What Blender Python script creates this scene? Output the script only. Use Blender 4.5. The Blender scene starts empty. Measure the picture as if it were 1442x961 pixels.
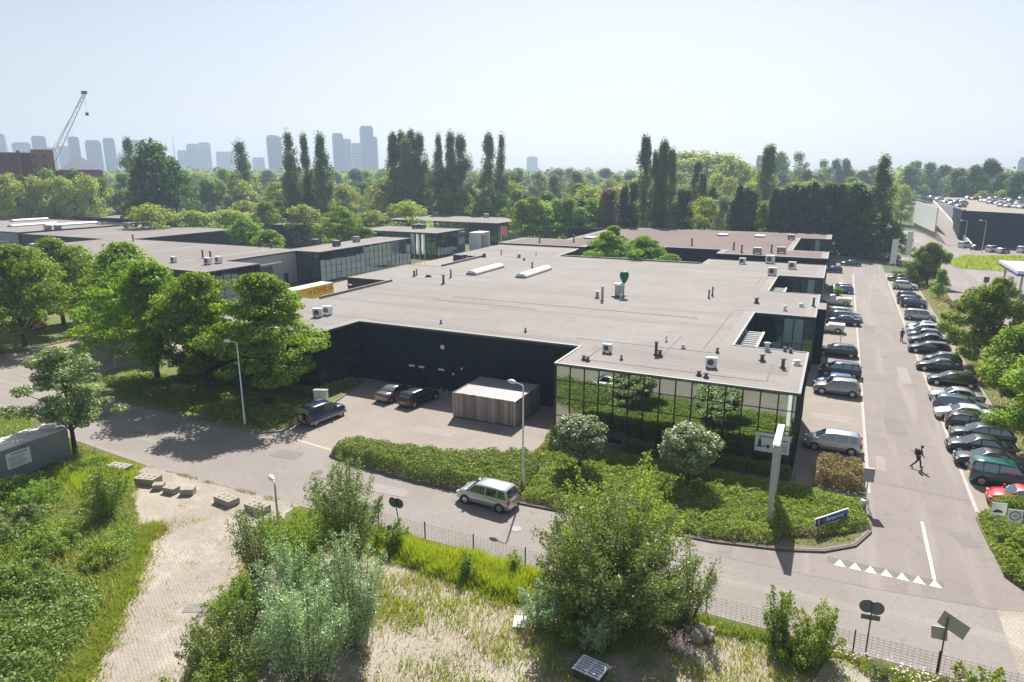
import bpy, math, random
import numpy as np
from mathutils import Vector, Matrix
from mathutils.geometry import tessellate_polygon
R = math.radians
rng = np.random.default_rng(7)
random.seed(7)
scene = bpy.context.scene
COL = scene.collection

# ---------------------------------------------------------------- camera geometry
CAM_H = 22.0; PITCH = R(13.986); HEAD = R(25.367); FPX = 961.0
def ray(px, py):
    u = (px-721)/FPX; v = (480.5-py)/FPX
    cp, sp = math.cos(PITCH), math.sin(PITCH)
    w = (u, cp+v*sp, -sp+v*cp)
    c, s = math.cos(HEAD), math.sin(HEAD)
    return (w[0]*c-w[1]*s, w[0]*s+w[1]*c, w[2])
def gp(px, py, z=0.0):
    r = ray(px, py); t = (z-CAM_H)/r[2]
    return (r[0]*t, r[1]*t)
def far(px, py, d):
    r = ray(px, py); k = d/math.hypot(r[0], r[1])
    return (r[0]*k, r[1]*k, CAM_H+r[2]*k)

# ---------------------------------------------------------------- tags
def tag(o, label=None, cat=None, group=None, kind=None):
    if label: o['label'] = label
    if cat: o['category'] = cat
    if group: o['group'] = group
    if kind: o['kind'] = kind
    return o
def empty(name, loc=(0,0,0), rz=0, label=None, cat=None, group=None):
    o = bpy.data.objects.new(name, None); COL.objects.link(o)
    o.location = loc; o.rotation_euler = (0,0,rz); o.empty_display_size = .3
    return tag(o, label, cat, group)
KIDS = {}
def attach(o, parent):
    o.parent = parent; KIDS.setdefault(parent.as_pointer(), []).append(o)
def copy_tree(o, parent=None):
    c = o.copy(); COL.objects.link(c)
    if parent: attach(c, parent)
    for ch in KIDS.get(o.as_pointer(), []): copy_tree(ch, c)
    return c

# ---------------------------------------------------------------- mesh builder
class MB:
    def __init__(s): s.v=[]; s.f=[]; s.m=[]; s.s=[]
    def add(s, vs, fs, m=0, smooth=False):
        b=len(s.v); s.v.extend([tuple(p) for p in vs])
        for f in fs:
            s.f.append([b+i for i in f]); s.m.append(m); s.s.append(smooth)
        return s
    def box(s, x0,x1,y0,y1,z0,z1, m=0, M=None, faces=None):
        vs=[(x0,y0,z0),(x1,y0,z0),(x1,y1,z0),(x0,y1,z0),(x0,y0,z1),(x1,y0,z1),(x1,y1,z1),(x0,y1,z1)]
        if M is not None: vs=[tuple(M@Vector(p)) for p in vs]
        return s.add(vs,[(0,3,2,1),(4,5,6,7),(0,1,5,4),(1,2,6,5),(2,3,7,6),(3,0,4,7)],m)
    def cbox(s, cx,cy,cz, sx,sy,sz, m=0, rz=0):
        M=Matrix.Translation((cx,cy,cz))@Matrix.Rotation(rz,4,'Z')
        return s.box(-sx/2,sx/2,-sy/2,sy/2,-sz/2,sz/2,m,M)
    def tube(s, pts, rad, n=8, m=0, smooth=True, caps=True):
        pts=[Vector(p) for p in pts]; 
        if not hasattr(rad,'__len__'): rad=[rad]*len(pts)
        rings=[]; up=None
        for i,p in enumerate(pts):
            d=(pts[min(i+1,len(pts)-1)]-pts[max(i-1,0)]).normalized()
            if up is None or abs(up.dot(d))>.95: up=Vector((1,0,0)) if abs(d.x)<.8 else Vector((0,1,0))
            a=d.cross(up).normalized(); b=d.cross(a); up=-b if False else up
            rings.append([p+(a*math.cos(2*math.pi*k/n)+b*math.sin(2*math.pi*k/n))*rad[i] for k in range(n)])
        vs=[q for r in rings for q in r]; fs=[]
        for i in range(len(pts)-1):
            for k in range(n):
                k2=(k+1)%n; fs.append((i*n+k,i*n+k2,(i+1)*n+k2,(i+1)*n+k))
        s.add(vs,fs,m,smooth)
        if caps:
            s.add(rings[0],[tuple(range(n))],m); s.add(rings[-1],[tuple(range(n-1,-1,-1))],m)
        return s
    def cyl(s, x,y,z0,z1,r0,r1=None,n=12,m=0):
        return s.tube([(x,y,z0),(x,y,z1)],[r0,r0 if r1 is None else r1],n,m)
    def lathe(s, x,y, prof, n=16, m=0):
        vs=[];fs=[]
        for r,z in prof:
            for k in range(n): vs.append((x+r*math.cos(2*math.pi*k/n),y+r*math.sin(2*math.pi*k/n),z))
        for i in range(len(prof)-1):
            for k in range(n):
                k2=(k+1)%n; fs.append((i*n+k,i*n+k2,(i+1)*n+k2,(i+1)*n+k))
        return s.add(vs,fs,m,True)
    def poly(s, pts, z, m=0, down=False):
        vs=[Vector((p[0],p[1],z)) for p in pts]
        tris=tessellate_polygon([vs])
        out=[]
        for t in tris:
            a,b,c=(vs[i] for i in t)
            n=(b-a).cross(c-a).z
            out.append(tuple(t) if (n>0)!=down else tuple(reversed(t)))
        return s.add(vs,out,m)
    def prism(s, pts, z0, z1, m=0, mt=None, top=True, bottom=False):
        n=len(pts)
        if area(pts)<0: pts=pts[::-1]
        vs=[(p[0],p[1],z0) for p in pts]+[(p[0],p[1],z1) for p in pts]
        s.add(vs,[(i,(i+1)%n,n+(i+1)%n,n+i) for i in range(n)],m)
        if top: s.poly(pts,z1,m if mt is None else mt)
        if bottom: s.poly(pts,z0,m,True)
        return s
    def ring(s, pts, w, z0, z1, m=0):
        if area(pts)<0: pts=pts[::-1]
        q=offset(pts,-w); n=len(pts)
        vs=[(p[0],p[1],z) for z in (z0,z1) for p in pts]+[(p[0],p[1],z) for z in (z0,z1) for p in q]
        fs=[]
        for i in range(n):
            j=(i+1)%n
            fs+=[(i,j,n+j,n+i),(n+i,n+j,3*n+j,3*n+i),(2*n+j,2*n+i,3*n+i,3*n+j)]
        return s.add(vs,fs,m)
    def mesh(s, name, mats):
        me=bpy.data.meshes.new(name)
        me.from_pydata(s.v,[],s.f)
        me.polygons.foreach_set('material_index',s.m)
        me.polygons.foreach_set('use_smooth',s.s)
        for mm in (mats if isinstance(mats,(list,tuple)) else [mats]): me.materials.append(mm)
        me.update(); return me
    def build(s, name, mats, parent=None, loc=None, rz=None):
        o=bpy.data.objects.new(name,s.mesh(name,mats)); COL.objects.link(o)
        if parent: attach(o,parent)
        if loc is not None: o.location=loc
        if rz is not None: o.rotation_euler=(0,0,rz)
        return o
def area(p): return sum(p[i][0]*p[(i+1)%len(p)][1]-p[(i+1)%len(p)][0]*p[i][1] for i in range(len(p)))/2
def offset(p, d):
    n=len(p); out=[]
    for i in range(n):
        a=Vector(p[i-1]).to_2d() if False else Vector((p[i-1][0],p[i-1][1])); b=Vector((p[i][0],p[i][1])); c=Vector((p[(i+1)%n][0],p[(i+1)%n][1]))
        e1=(b-a).normalized(); e2=(c-b).normalized()
        n1=Vector((e1.y,-e1.x)); n2=Vector((e2.y,-e2.x))
        k=n1+n2; k=k/max(.25,(1+n1.dot(n2))); q=b+k*d; out.append((q.x,q.y))
    return out
def np_mesh(name, V, F, mats, mi=None, smooth=False):
    me=bpy.data.meshes.new(name); nv=len(V); nf,k=F.shape
    me.vertices.add(nv); me.vertices.foreach_set('co',np.ascontiguousarray(V,dtype=np.float32).ravel())
    me.loops.add(nf*k); me.loops.foreach_set('vertex_index',np.ascontiguousarray(F,dtype=np.int32).ravel())
    me.polygons.add(nf); me.polygons.foreach_set('loop_start',np.arange(0,nf*k,k,dtype=np.int32))
    try: me.polygons.foreach_set('loop_total',np.full(nf,k,dtype=np.int32))
    except Exception: pass
    for m in (mats if isinstance(mats,(list,tuple)) else [mats]): me.materials.append(m)
    if mi is not None: me.polygons.foreach_set('material_index',np.asarray(mi,dtype=np.int32))
    me.update(calc_edges=True); return me
def link(name, me, parent=None, loc=None, rz=None):
    o=bpy.data.objects.new(name,me); COL.objects.link(o)
    if parent: attach(o,parent)
    if loc is not None: o.location=loc
    if rz is not None: o.rotation_euler=(0,0,rz)
    return o

# ---------------------------------------------------------------- materials
def new_mat(name):
    m=bpy.data.materials.new(name); m.use_nodes=True; nt=m.node_tree; nt.nodes.clear()
    out=nt.nodes.new('ShaderNodeOutputMaterial'); return m,nt,out
def N(nt,t,**kw):
    n=nt.nodes.new(t)
    for k,v in kw.items():
        if k.startswith('i_'): n.inputs[k[2:].replace('_',' ')].default_value=v
        else: setattr(n,k,v)
    return n
def c4(c): return (c[0],c[1],c[2],1)
def mixc(nt,fac,a,b,blend='MIX'):
    n=nt.nodes.new('ShaderNodeMix'); n.data_type='RGBA'; n.blend_type=blend
    for s,v in ((0,fac),(6,a),(7,b)):
        if hasattr(v,'links') or hasattr(v,'is_linked'): nt.links.new(v,n.inputs[s])
        else: n.inputs[s].default_value=v if s==0 else c4(v)
    return n.outputs[2]
def ramp(nt,val,a,b):
    n=nt.nodes.new('ShaderNodeMapRange'); n.inputs[1].default_value=a; n.inputs[2].default_value=b
    nt.links.new(val,n.inputs[0]); return n.outputs[0]
def coords(nt, scale=(1,1,1), rot=0, kind='Object'):
    t=nt.nodes.new('ShaderNodeTexCoord'); m=nt.nodes.new('ShaderNodeMapping')
    m.inputs['Scale'].default_value=scale; m.inputs['Rotation'].default_value=(0,0,rot)
    nt.links.new(t.outputs[kind],m.inputs[0]); return m.outputs[0]
def noise(nt,vec,scale,detail=4,rough=.6):
    n=N(nt,'ShaderNodeTexNoise'); n.inputs['Scale'].default_value=scale; n.inputs['Detail'].default_value=detail; n.inputs['Roughness'].default_value=rough
    nt.links.new(vec,n.inputs['Vector']); return n.outputs['Fac']
def simple(name, col, rough=.6, metal=0, var=.12, scale=.6, spec=.5, coat=0, bump=0, bscale=8):
    m,nt,out=new_mat(name); p=N(nt,'ShaderNodeBsdfPrincipled')
    p.inputs['Roughness'].default_value=rough; p.inputs['Metallic'].default_value=metal
    p.inputs['Specular IOR Level'].default_value=spec
    if coat: p.inputs['Coat Weight'].default_value=coat; p.inputs['Coat Roughness'].default_value=.03
    if var:
        v=coords(nt); f=noise(nt,v,scale,5)
        c=mixc(nt,ramp(nt,f,.3,.7),[x*(1-var) for x in col],[min(1,x*(1+var)) for x in col])
        nt.links.new(c,p.inputs['Base Color'])
    else: p.inputs['Base Color'].default_value=c4(col)
    if bump:
        v=coords(nt); f=noise(nt,v,bscale,3); b=N(nt,'ShaderNodeBump'); b.inputs['Strength'].default_value=bump; b.inputs['Distance'].default_value=.02
        nt.links.new(f,b.inputs['Height']); nt.links.new(b.outputs[0],p.inputs['Normal'])
    nt.links.new(p.outputs[0],out.inputs[0]); return m
def ground_mat(name, c1, c2, c3=None, s1=.15, s2=2.5, fine=14, bricks=None, brot=0, patch=None, rough=.9, lo=.35, hi=.65, spec=.25):
    """ground: two colours by large noise, third by patches, speckle, optional paving bond"""
    GF=1.0; c1=[x*GF for x in c1]; c2=[x*GF for x in c2]; c3=[x*GF for x in c3] if c3 is not None else None
    if patch: patch=(patch[0],patch[1],[x*GF for x in patch[2]])
    m,nt,out=new_mat(name); p=N(nt,'ShaderNodeBsdfPrincipled'); p.inputs['Roughness'].default_value=rough; p.inputs['Specular IOR Level'].default_value=spec
    v=coords(nt)
    c=mixc(nt,ramp(nt,noise(nt,v,s1,6,.65),lo,hi),c1,c2)
    if c3 is not None: c=mixc(nt,ramp(nt,noise(nt,v,s2,6,.7),.55,.68),c,c3)
    if patch:
        c=mixc(nt,ramp(nt,noise(nt,coords(nt,patch[0]),patch[1],4,.6),.52,.62),c,patch[2])
    f=noise(nt,v,fine,3,.7); c=mixc(nt,ramp(nt,f,.25,.75),c,[.72]*3,'MULTIPLY') if False else mixc(nt,.35,c,mixc(nt,ramp(nt,f,.3,.7),[x*.6 for x in c1],[min(1,x*1.4) for x in c2]))
    if bricks:
        b=N(nt,'ShaderNodeTexBrick'); b.inputs['Scale'].default_value=1; b.inputs['Brick Width'].default_value=bricks[0]; b.inputs['Row Height'].default_value=bricks[1]
        b.inputs['Mortar Size'].default_value=bricks[1]*.09; b.inputs['Color1'].default_value=(1,1,1,1); b.inputs['Color2'].default_value=(.82,.82,.84,1); b.inputs['Mortar'].default_value=(.5,.49,.46,1)
        nt.links.new(coords(nt,(1,1,1),brot),b.inputs['Vector'])
        c=mixc(nt,bricks[2],c,b.outputs['Color'],'MULTIPLY')
    nt.links.new(c,p.inputs['Base Color'])
    bu=N(nt,'ShaderNodeBump'); bu.inputs['Strength'].default_value=.35; bu.inputs['Distance'].default_value=.03
    nt.links.new(f,bu.inputs['Height']); nt.links.new(bu.outputs[0],p.inputs['Normal'])
    nt.links.new(p.outputs[0],out.inputs[0]); return m
def leaf_mat(name, col, col2, trans=.45, tcol=None, gloss=.015, hue=.012):
    k=1.68; col=[x*k for x in col]; col2=[x*k for x in col2]
    m,nt,out=new_mat(name)
    g=N(nt,'ShaderNodeNewGeometry'); oi=N(nt,'ShaderNodeObjectInfo')
    c=mixc(nt,g.outputs['Random Per Island'],col,col2)
    h=N(nt,'ShaderNodeHueSaturation'); nt.links.new(c,h.inputs['Color'])
    mr=N(nt,'ShaderNodeMapRange'); mr.inputs[3].default_value=.5-hue; mr.inputs[4].default_value=.5+hue*.6; nt.links.new(oi.outputs['Random'],mr.inputs[0]); nt.links.new(mr.outputs[0],h.inputs['Hue'])
    mv=N(nt,'ShaderNodeMapRange'); mv.inputs[3].default_value=.85; mv.inputs[4].default_value=1.15; nt.links.new(oi.outputs['Random'],mv.inputs[0]); nt.links.new(mv.outputs[0],h.inputs['Value'])
    d=N(nt,'ShaderNodeBsdfDiffuse'); t=N(nt,'ShaderNodeBsdfTranslucent')
    nt.links.new(h.outputs[0],d.inputs[0])
    tc=mixc(nt,1.0,h.outputs[0],tcol or (1.25,1.15,.55),'MULTIPLY'); nt.links.new(tc,t.inputs[0])
    mx=N(nt,'ShaderNodeMixShader'); mx.inputs[0].default_value=trans; nt.links.new(d.outputs[0],mx.inputs[1]); nt.links.new(t.outputs[0],mx.inputs[2])
    gl=N(nt,'ShaderNodeBsdfGlossy'); gl.inputs['Roughness'].default_value=.45; gl.inputs[0].default_value=(.9,.95,1,1)
    m2=N(nt,'ShaderNodeMixShader'); m2.inputs[0].default_value=gloss; nt.links.new(mx.outputs[0],m2.inputs[1]); nt.links.new(gl.outputs[0],m2.inputs[2])
    nt.links.new(m2.outputs[0],out.inputs[0]); return m
def glass_mat(name, refl=.55, tint=(.78,.88,.84), dark=(.008,.012,.013), wav=.0):
    m,nt,out=new_mat(name); d=N(nt,'ShaderNodeBsdfDiffuse'); d.inputs[0].default_value=c4(dark)
    g=N(nt,'ShaderNodeBsdfGlossy'); g.inputs[0].default_value=c4(tint); g.inputs['Roughness'].default_value=.0
    lw=N(nt,'ShaderNodeFresnel'); lw.inputs[0].default_value=1.5
    mr=N(nt,'ShaderNodeMapRange'); mr.inputs[1].default_value=.04; mr.inputs[2].default_value=.6; mr.inputs[3].default_value=refl; mr.inputs[4].default_value=min(1,refl+.35)
    nt.links.new(lw.outputs[0],mr.inputs[0])
    if wav:
        b=N(nt,'ShaderNodeBump'); b.inputs['Strength'].default_value=wav; b.inputs['Distance'].default_value=.02
        nt.links.new(noise(nt,coords(nt),.7,1),b.inputs['Height']); nt.links.new(b.outputs[0],g.inputs['Normal'])
    mx=N(nt,'ShaderNodeMixShader'); nt.links.new(mr.outputs[0],mx.inputs[0]); nt.links.new(d.outputs[0],mx.inputs[1]); nt.links.new(g.outputs[0],mx.inputs[2])
    nt.links.new(mx.outputs[0],out.inputs[0]); return m

M={}
M['roof']=ground_mat('roof_felt',(.205,.191,.18),(.265,.249,.236),(.18,.167,.158),.09,.55,9,(9,1.15,.22),0,((.02,.25,1),1.0,(.185,.172,.163)))
M['roof2']=ground_mat('roof_felt_warm',(.175,.158,.15),(.235,.212,.2),(.16,.143,.137),.06,.4,8,(9,1.3,.2),0,((.25,.02,1),1.0,(.26,.238,.225)))
M['roof_red']=ground_mat('roof_felt_reddish',(.125,.092,.086),(.18,.135,.125),(.11,.082,.078),.09,.5,8,(9,1.3,.2))
M['roof_edge']=ground_mat('roof_edge_felt',(.22,.206,.195),(.27,.254,.24),None,.2,2,9)
M['parapet']=simple('parapet_metal',(.16,.165,.175),.5,.3,.15)
M['parapet_pale']=simple('parapet_zinc',(.34,.335,.33),.5,.2,.15)
M['seam']=simple('roof_seam',(.2,.13,.115),.9,0,.2)
M['navy']=simple('navy_cladding',(.003,.0125,.029),.6,0,.1,.3,.2)
M['black']=simple('black_frame',(.012,.013,.015),.4,0,.05)
M['dark_wall']=simple('charcoal_wall',(.022,.026,.032),.5,0,.15,.3)
M['grey_wall']=simple('pale_grey_concrete_wall',(.33,.34,.36),.8,0,.1,.4)
M['glass']=glass_mat('mirror_glass_front',.52,(.84,.95,.84),(.008,.012,.012),.012)
M['glass2']=glass_mat('mirror_glass_dark',.25,(.55,.8,.82),(.006,.012,.015),.02)
M['glass3']=glass_mat('mirror_glass_teal',.34,(.6,.85,.88),(.008,.02,.024),.05)
M['blind']=simple('pale_blind_behind_glass',(.25,.36,.37),.3,0,.1)
M['white']=simple('white_paint',(.78,.78,.77),.45,0,.04)
M['white_matt']=simple('white_plastic',(.74,.75,.76),.6,0,.06)
M['grey']=simple('grey_paint',(.3,.31,.32),.5,0,.1)
M['dkgrey']=simple('dark_grey_paint',(.08,.085,.09),.5,0,.1)
M['steel']=simple('galvanised_steel',(.5,.52,.54),.35,.8,.1,1.5)
M['steel_dull']=simple('galvanised_pole',(.42,.44,.45),.5,.3,.1,1.5)
M['wood']=None
M['concrete']=simple('concrete_block',(.32,.29,.25),.9,0,.2,3,.3,0,.5,20)
M['kerb']=simple('kerb_concrete',(.2,.19,.18),.9,0,.2,2)
M['kerb_pale']=simple('kerb_concrete_pale',(.4,.37,.34),.9,0,.15,2)
M['bark']=simple('bark',(.07,.055,.042),.95,0,.3,3,.2,0,.8,12)
M['bark_pale']=simple('bark_pale',(.15,.13,.1),.95,0,.3,3,.2,0,.6,12)
M['marking']=simple('road_marking_white',(.78,.77,.74),.7,0,.08,4)
M['blue']=simple('sign_blue',(.015,.1,.32),.4,0,.05)
M['signback']=simple('sign_back_grey',(.12,.15,.18),.5,.3,.1)
M['signback2']=simple('sign_back_aluminium',(.33,.35,.3),.5,.4,.1)
M['red']=simple('red_paint',(.55,.03,.02),.45,0,.05)
M['yellow']=simple('yellow_paint',(.95,.66,.015),.45,0,.05)
M['orange']=simple('orange_paint',(.75,.17,.02),.45,0,.05)
M['green']=simple('green_cover',(.0,.13,.075),.6,0,.15)
M['rubber']=simple('rubber',(.018,.018,.019),.75,0,.1)
M['rim']=simple('alloy_rim',(.5,.5,.52),.3,.7,.05)
M['carglass']=glass_mat('car_glass',.22,(.85,.95,1),(.008,.011,.014))
M['headlight']=simple('headlight_glass',(.6,.63,.66),.12,.3,0)
M['taillight']=simple('taillight_red',(.3,.008,.012),.2,0,0)
M['plate']=simple('yellow_plate',(.75,.5,.02),.5,0,0)
M['trim']=simple('black_plastic_trim',(.02,.02,.022),.6,0,.05)
M['skin']=simple('skin',(.5,.3,.21),.6,0,.05)
M['asphalt']=ground_mat('asphalt_lane',(.2,.177,.166),(.25,.223,.21),(.172,.153,.144),.2,.9,22,None,0,((.5,.03,1),1.2,(.278,.248,.233)))
M['road']=ground_mat('brick_paved_road',(.235,.213,.196),(.3,.274,.252),(.2,.183,.17),.15,1.2,18,(.22,.11,.55),0,((.02,.3,1),1.0,(.33,.305,.285)))
M['yard']=ground_mat('yard_pavers',(.25,.217,.192),(.305,.27,.24),(.22,.192,.172),.22,1.3,16,(.3,.3,.3),0,((.3,.3,1),.5,(.31,.27,.235)))
M['stall']=ground_mat('stall_pavers',(.25,.223,.198),(.3,.268,.235),(.27,.23,.186),.3,1.1,16,(.22,.11,.35))
M['track']=ground_mat('old_track_pavers',(.285,.248,.21),(.375,.332,.285),(.24,.215,.165),.35,1.6,10,(.32,.16,.55),.5,((1,1,1),.35,(.43,.39,.34)))
M['soil']=ground_mat('sandy_soil',(.27,.238,.195),(.37,.333,.283),(.17,.16,.085),.35,1.1,7)
M['verge_soil']=ground_mat('verge_soil',(.13,.105,.075),(.2,.165,.12),(.09,.085,.045),.5,2,8)
M['grass']=ground_mat('rough_grass_ground',(.075,.095,.028),(.13,.14,.045),(.2,.17,.08),.08,.5,6)
M['lawn']=ground_mat('lawn_ground',(.09,.13,.03),(.16,.17,.055),(.2,.18,.09),.25,.8,9)
M['field']=ground_mat('far_grass_ground',(.05,.085,.02),(.075,.115,.028),(.085,.1,.035),.04,.2,3)
# foliage
L={}
L['locust']=leaf_mat('locust_leaves',(.075,.15,.012),(.175,.26,.025),.5)
L['maple']=leaf_mat('maple_leaves',(.085,.14,.035),(.22,.275,.12),.35,(1.1,1.1,.7),.03)
L['plane']=leaf_mat('street_tree_leaves',(.085,.155,.016),(.19,.27,.04),.45)
L['bush']=leaf_mat('scrub_leaves',(.075,.145,.02),(.19,.265,.06),.42,None,.02)
L['lime']=leaf_mat('yellow_green_leaves',(.105,.16,.022),(.21,.265,.055),.5)
L['birch']=leaf_mat('birch_scrub_leaves',(.06,.105,.022),(.19,.235,.09),.36,None,.03)
L['silver']=leaf_mat('silver_willow_leaves',(.12,.185,.075),(.29,.365,.19),.3,(1,1.05,.85),.04,.02)
L['ball']=leaf_mat('dusty_ball_tree_leaves',(.075,.115,.035),(.24,.27,.14),.25,(1,1,.8),.04,.01)
L['cover']=leaf_mat('ground_cover_leaves',(.095,.16,.02),(.22,.275,.065),.42)
L['hedge']=leaf_mat('hedge_leaves',(.07,.12,.02),(.19,.235,.07),.38)
L['brown']=leaf_mat('brown_hedge_leaves',(.1,.11,.035),(.27,.2,.12),.35,(1.1,1,.7))
L['nettle']=leaf_mat('weed_leaves',(.06,.13,.02),(.2,.29,.075),.42,None,.02)
L['grass']=leaf_mat('grass_blades',(.11,.17,.025),(.25,.275,.075),.5,(1.05,1.15,.55))
L['limegrass']=leaf_mat('lime_grass_blades',(.15,.2,.018),(.27,.3,.04),.5,(1.15,1.12,.5))
L['dry']=leaf_mat('dry_grass_blades',(.2,.178,.075),(.3,.27,.135),.4,(1.1,1,.7))
L['flower']=leaf_mat('pale_pink_flowers',(.5,.33,.38),(.75,.65,.65),.3,(1,1,1))
L['far1']=leaf_mat('park_tree_leaves',(.07,.13,.018),(.165,.24,.05),.45,None,.015,.015)
L['far2']=leaf_mat('pale_park_tree_leaves',(.15,.2,.035),(.28,.33,.09),.42,None,.015,.015)
L['far3']=leaf_mat('dark_park_tree_leaves',(.035,.08,.018),(.085,.145,.035),.35,None,.015,.015)
L['far4']=leaf_mat('silver_park_tree_leaves',(.1,.13,.07),(.2,.22,.14),.35,(1,1.05,.85),.04,.02)
L['far5']=leaf_mat('bright_park_tree_leaves',(.085,.17,.015),(.18,.28,.035),.5,None,.015,.015)
L['poplar']=leaf_mat('poplar_leaves',(.055,.1,.026),(.145,.2,.07),.42,None,.03,.02)
L['conifer']=leaf_mat('conifer_needles',(.02,.052,.02),(.055,.1,.04),.2,None,.02,.02)
L['copper']=leaf_mat('copper_beech_leaves',(.06,.045,.03),(.14,.1,.06),.35,(1.1,.9,.6),.03,.01)
# ---------------------------------------------------------------- foliage
def unit(n, r):
    d=r.normal(size=(n,3)); return d/np.linalg.norm(d,axis=1,keepdims=True)
def leaf_geo(P, Nr, ln, wd, r):
    n=len(P); Nr=Nr/np.maximum(1e-6,np.linalg.norm(Nr,axis=1,keepdims=True))
    t=np.cross(Nr,unit(n,r)); t/=np.maximum(1e-6,np.linalg.norm(t,axis=1,keepdims=True)); b=np.cross(Nr,t)
    l=(ln*r.uniform(.65,1.3,n))[:,None]/2; w=(wd*r.uniform(.65,1.3,n))[:,None]/2
    V=np.stack([P-t*l,P+b*w+Nr*l*.15,P+t*l,P-b*w+Nr*l*.15],1).reshape(-1,3)
    F=np.arange(4*n).reshape(n,4); return V,F
def leaf_mesh(name,P,Nr,ln,wd,mat,r): 
    V,F=leaf_geo(P,Nr,ln,wd,r); return np_mesh(name,V,F,mat)
def env_fn(kind):
    return {'dome':lambda t:np.sqrt(np.clip(1-(np.clip(t,0,1)*1.02-.28)**2/.56,0,1)),
            'round':lambda t:np.sqrt(np.clip(1-(2*t-1)**2,0,1)),
            'broad':lambda t:np.clip(np.sin(np.pi*np.clip(.12+.88*t,0,1)**.75),0,1)**.7,
            'poplar':lambda t:np.clip(np.minimum(t/.12,1)**.6*(1-t**3.2)**.8,0,1),
            'cone':lambda t:np.clip(np.minimum(t/.06,1)*(1-t)**.62,0.02,1)}[kind]
def crown_pts(seed, z0, H, Rr, kind='broad', ncl=60, rc=1.2, flat=.6, n=6000, shell=.55, irr=.25, vert=0):
    r=np.random.default_rng(seed); e=env_fn(kind)
    t=np.clip(r.beta(1.15,1.05,ncl),.02,.98); a=r.uniform(0,2*np.pi,ncl)
    lob=1+irr*np.sin(a*2+r.uniform(0,6))+irr*.7*np.sin(a*3+t*5+r.uniform(0,6))
    rho=r.uniform(0,1,ncl)**shell
    rad=np.maximum(0,e(t)*Rr*lob-rc*.55)*rho
    C=np.stack([rad*np.cos(a),rad*np.sin(a),z0+t*(H-z0)],1)
    C[:,2]=np.minimum(C[:,2],H-rc*flat*.6)
    sc=r.uniform(.6,1.35,ncl)*rc
    k=r.choice(ncl,n,p=sc**2/np.sum(sc**2)); d=unit(n,r); q=r.uniform(0,1,n)**.45
    S=np.array([1,1,flat]); off=d*(q*sc[k])[:,None]*S
    if vert: off[:,2]+=vert*r.uniform(-1,1,n)*sc[k]
    P=C[k]+off
    Nr=d*.7+unit(n,r)*.7+np.array([0,0,.55])
    return P,Nr,C,r
def limb_mb(H, z0, r0, C, r, nl=6, n=7, lean=0.0):
    mb=MB(); top=z0+(H-z0)*.55
    w=lambda k:(lean*math.sin(k*2.1)*.3, lean*math.cos(k*1.7)*.3)
    pts=[(w(k)[0]*k/4,w(k)[1]*k/4,-.15+(top+.15)*k/4) for k in range(5)]
    mb.tube(pts,[r0*1.25,r0,r0*.85,r0*.62,r0*.3],n)
    idx=r.choice(len(C),min(nl,len(C)),replace=False)
    for i in idx:
        c=C[i]; zb=min(max(z0*.75,c[2]-.35*(H-z0)-.3),top*.9); zb=max(zb,H*.15)
        f=zb/max(top,.1); rb=r0*max(.22,.6*(1-f*.7))
        mid=(c[0]*.45,c[1]*.45,zb+(c[2]-zb)*.62)
        mb.tube([(0,0,zb),mid,(c[0],c[1],c[2])],[rb,rb*.6,rb*.2],5)
    return mb
_cache={}
def tree(name,label,cat,group,x,y,H,Rr,leaf='far1',kind='broad',z0=None,ncl=60,rc=1.2,flat=.6,n=6000,ls=.3,seed=1,tr=.2,nl=7,shell=.55,irr=.25,bark='bark',vert=0,rz=None,aspect=.6,z=0):
    z0=H*.28 if z0 is None else z0
    P,Nr,C,r=crown_pts(seed,z0,H,Rr,kind,ncl,rc,flat,n,shell,irr,vert)
    o=empty(name,(x,y,z),seed*1.3 if rz is None else rz,label,cat,group)
    link('crown',leaf_mesh('crown',P,Nr,ls,ls*aspect,L[leaf],r),o)
    limb_mb(H,z0,tr,C,r,nl).build('trunk',M[bark],o)
    return o
def shoots(seed, nst, H, Rr, n, spread=.45, rl=.5, base=.25, top=None):
    """many stems fanning from the ground; leaves along each stem"""
    r=np.random.default_rng(seed); per=n//nst; PP=[];NN=[];ST=[]
    for s in range(nst):
        a=r.uniform(0,2*np.pi); q=r.uniform(0,1)**.6
        b=np.array([math.cos(a)*Rr*base*q,math.sin(a)*Rr*base*q,0])
        h=H*(r.uniform(.5,1)*(1-.35*q**2)); e=b+np.array([math.cos(a)*Rr*(1-base)*q,math.sin(a)*Rr*(1-base)*q,h])
        m=(b+e)/2+np.array([0,0,h*.12*q]); ST.append((b,m,e))
        u=r.beta(1.7,1.1,per)[:,None]
        X=(1-u)**2*b+2*u*(1-u)*m+u**2*e
        w=rl*(.35+.9*np.sin(np.pi*np.clip(u,.05,.97)))*(.7+.6*r.uniform()); d=unit(per,r)*r.uniform(0,1,(per,1))**.5
        X=X+d*w*np.array([1,1,.8]); X[:,2]=np.abs(X[:,2])+.03
        PP.append(X); NN.append(d*.5+unit(per,r)*.8+np.array([0,0,.35]))
    return np.concatenate(PP),np.concatenate(NN),ST,r
def bush(name,label,cat,group,x,y,H,Rr,leaf='bush',nst=40,n=8000,ls=.16,seed=3,rl=.55,base=.25,aspect=.5,stem=.03,z=0):
    P,Nr,ST,r=shoots(seed,nst,H,Rr,n,rl=rl,base=base)
    o=empty(name,(x,y,z),0,label,cat,group)
    link('foliage',leaf_mesh('foliage',P,Nr,ls,ls*aspect,L[leaf],r),o)
    mb=MB()
    for b,m,e in ST[:26]: mb.tube([b-np.array([0,0,.1]),m,e],[stem,stem*.7,stem*.25],5,caps=False)
    mb.build('stem',M['bark_pale'],o); return o
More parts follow.
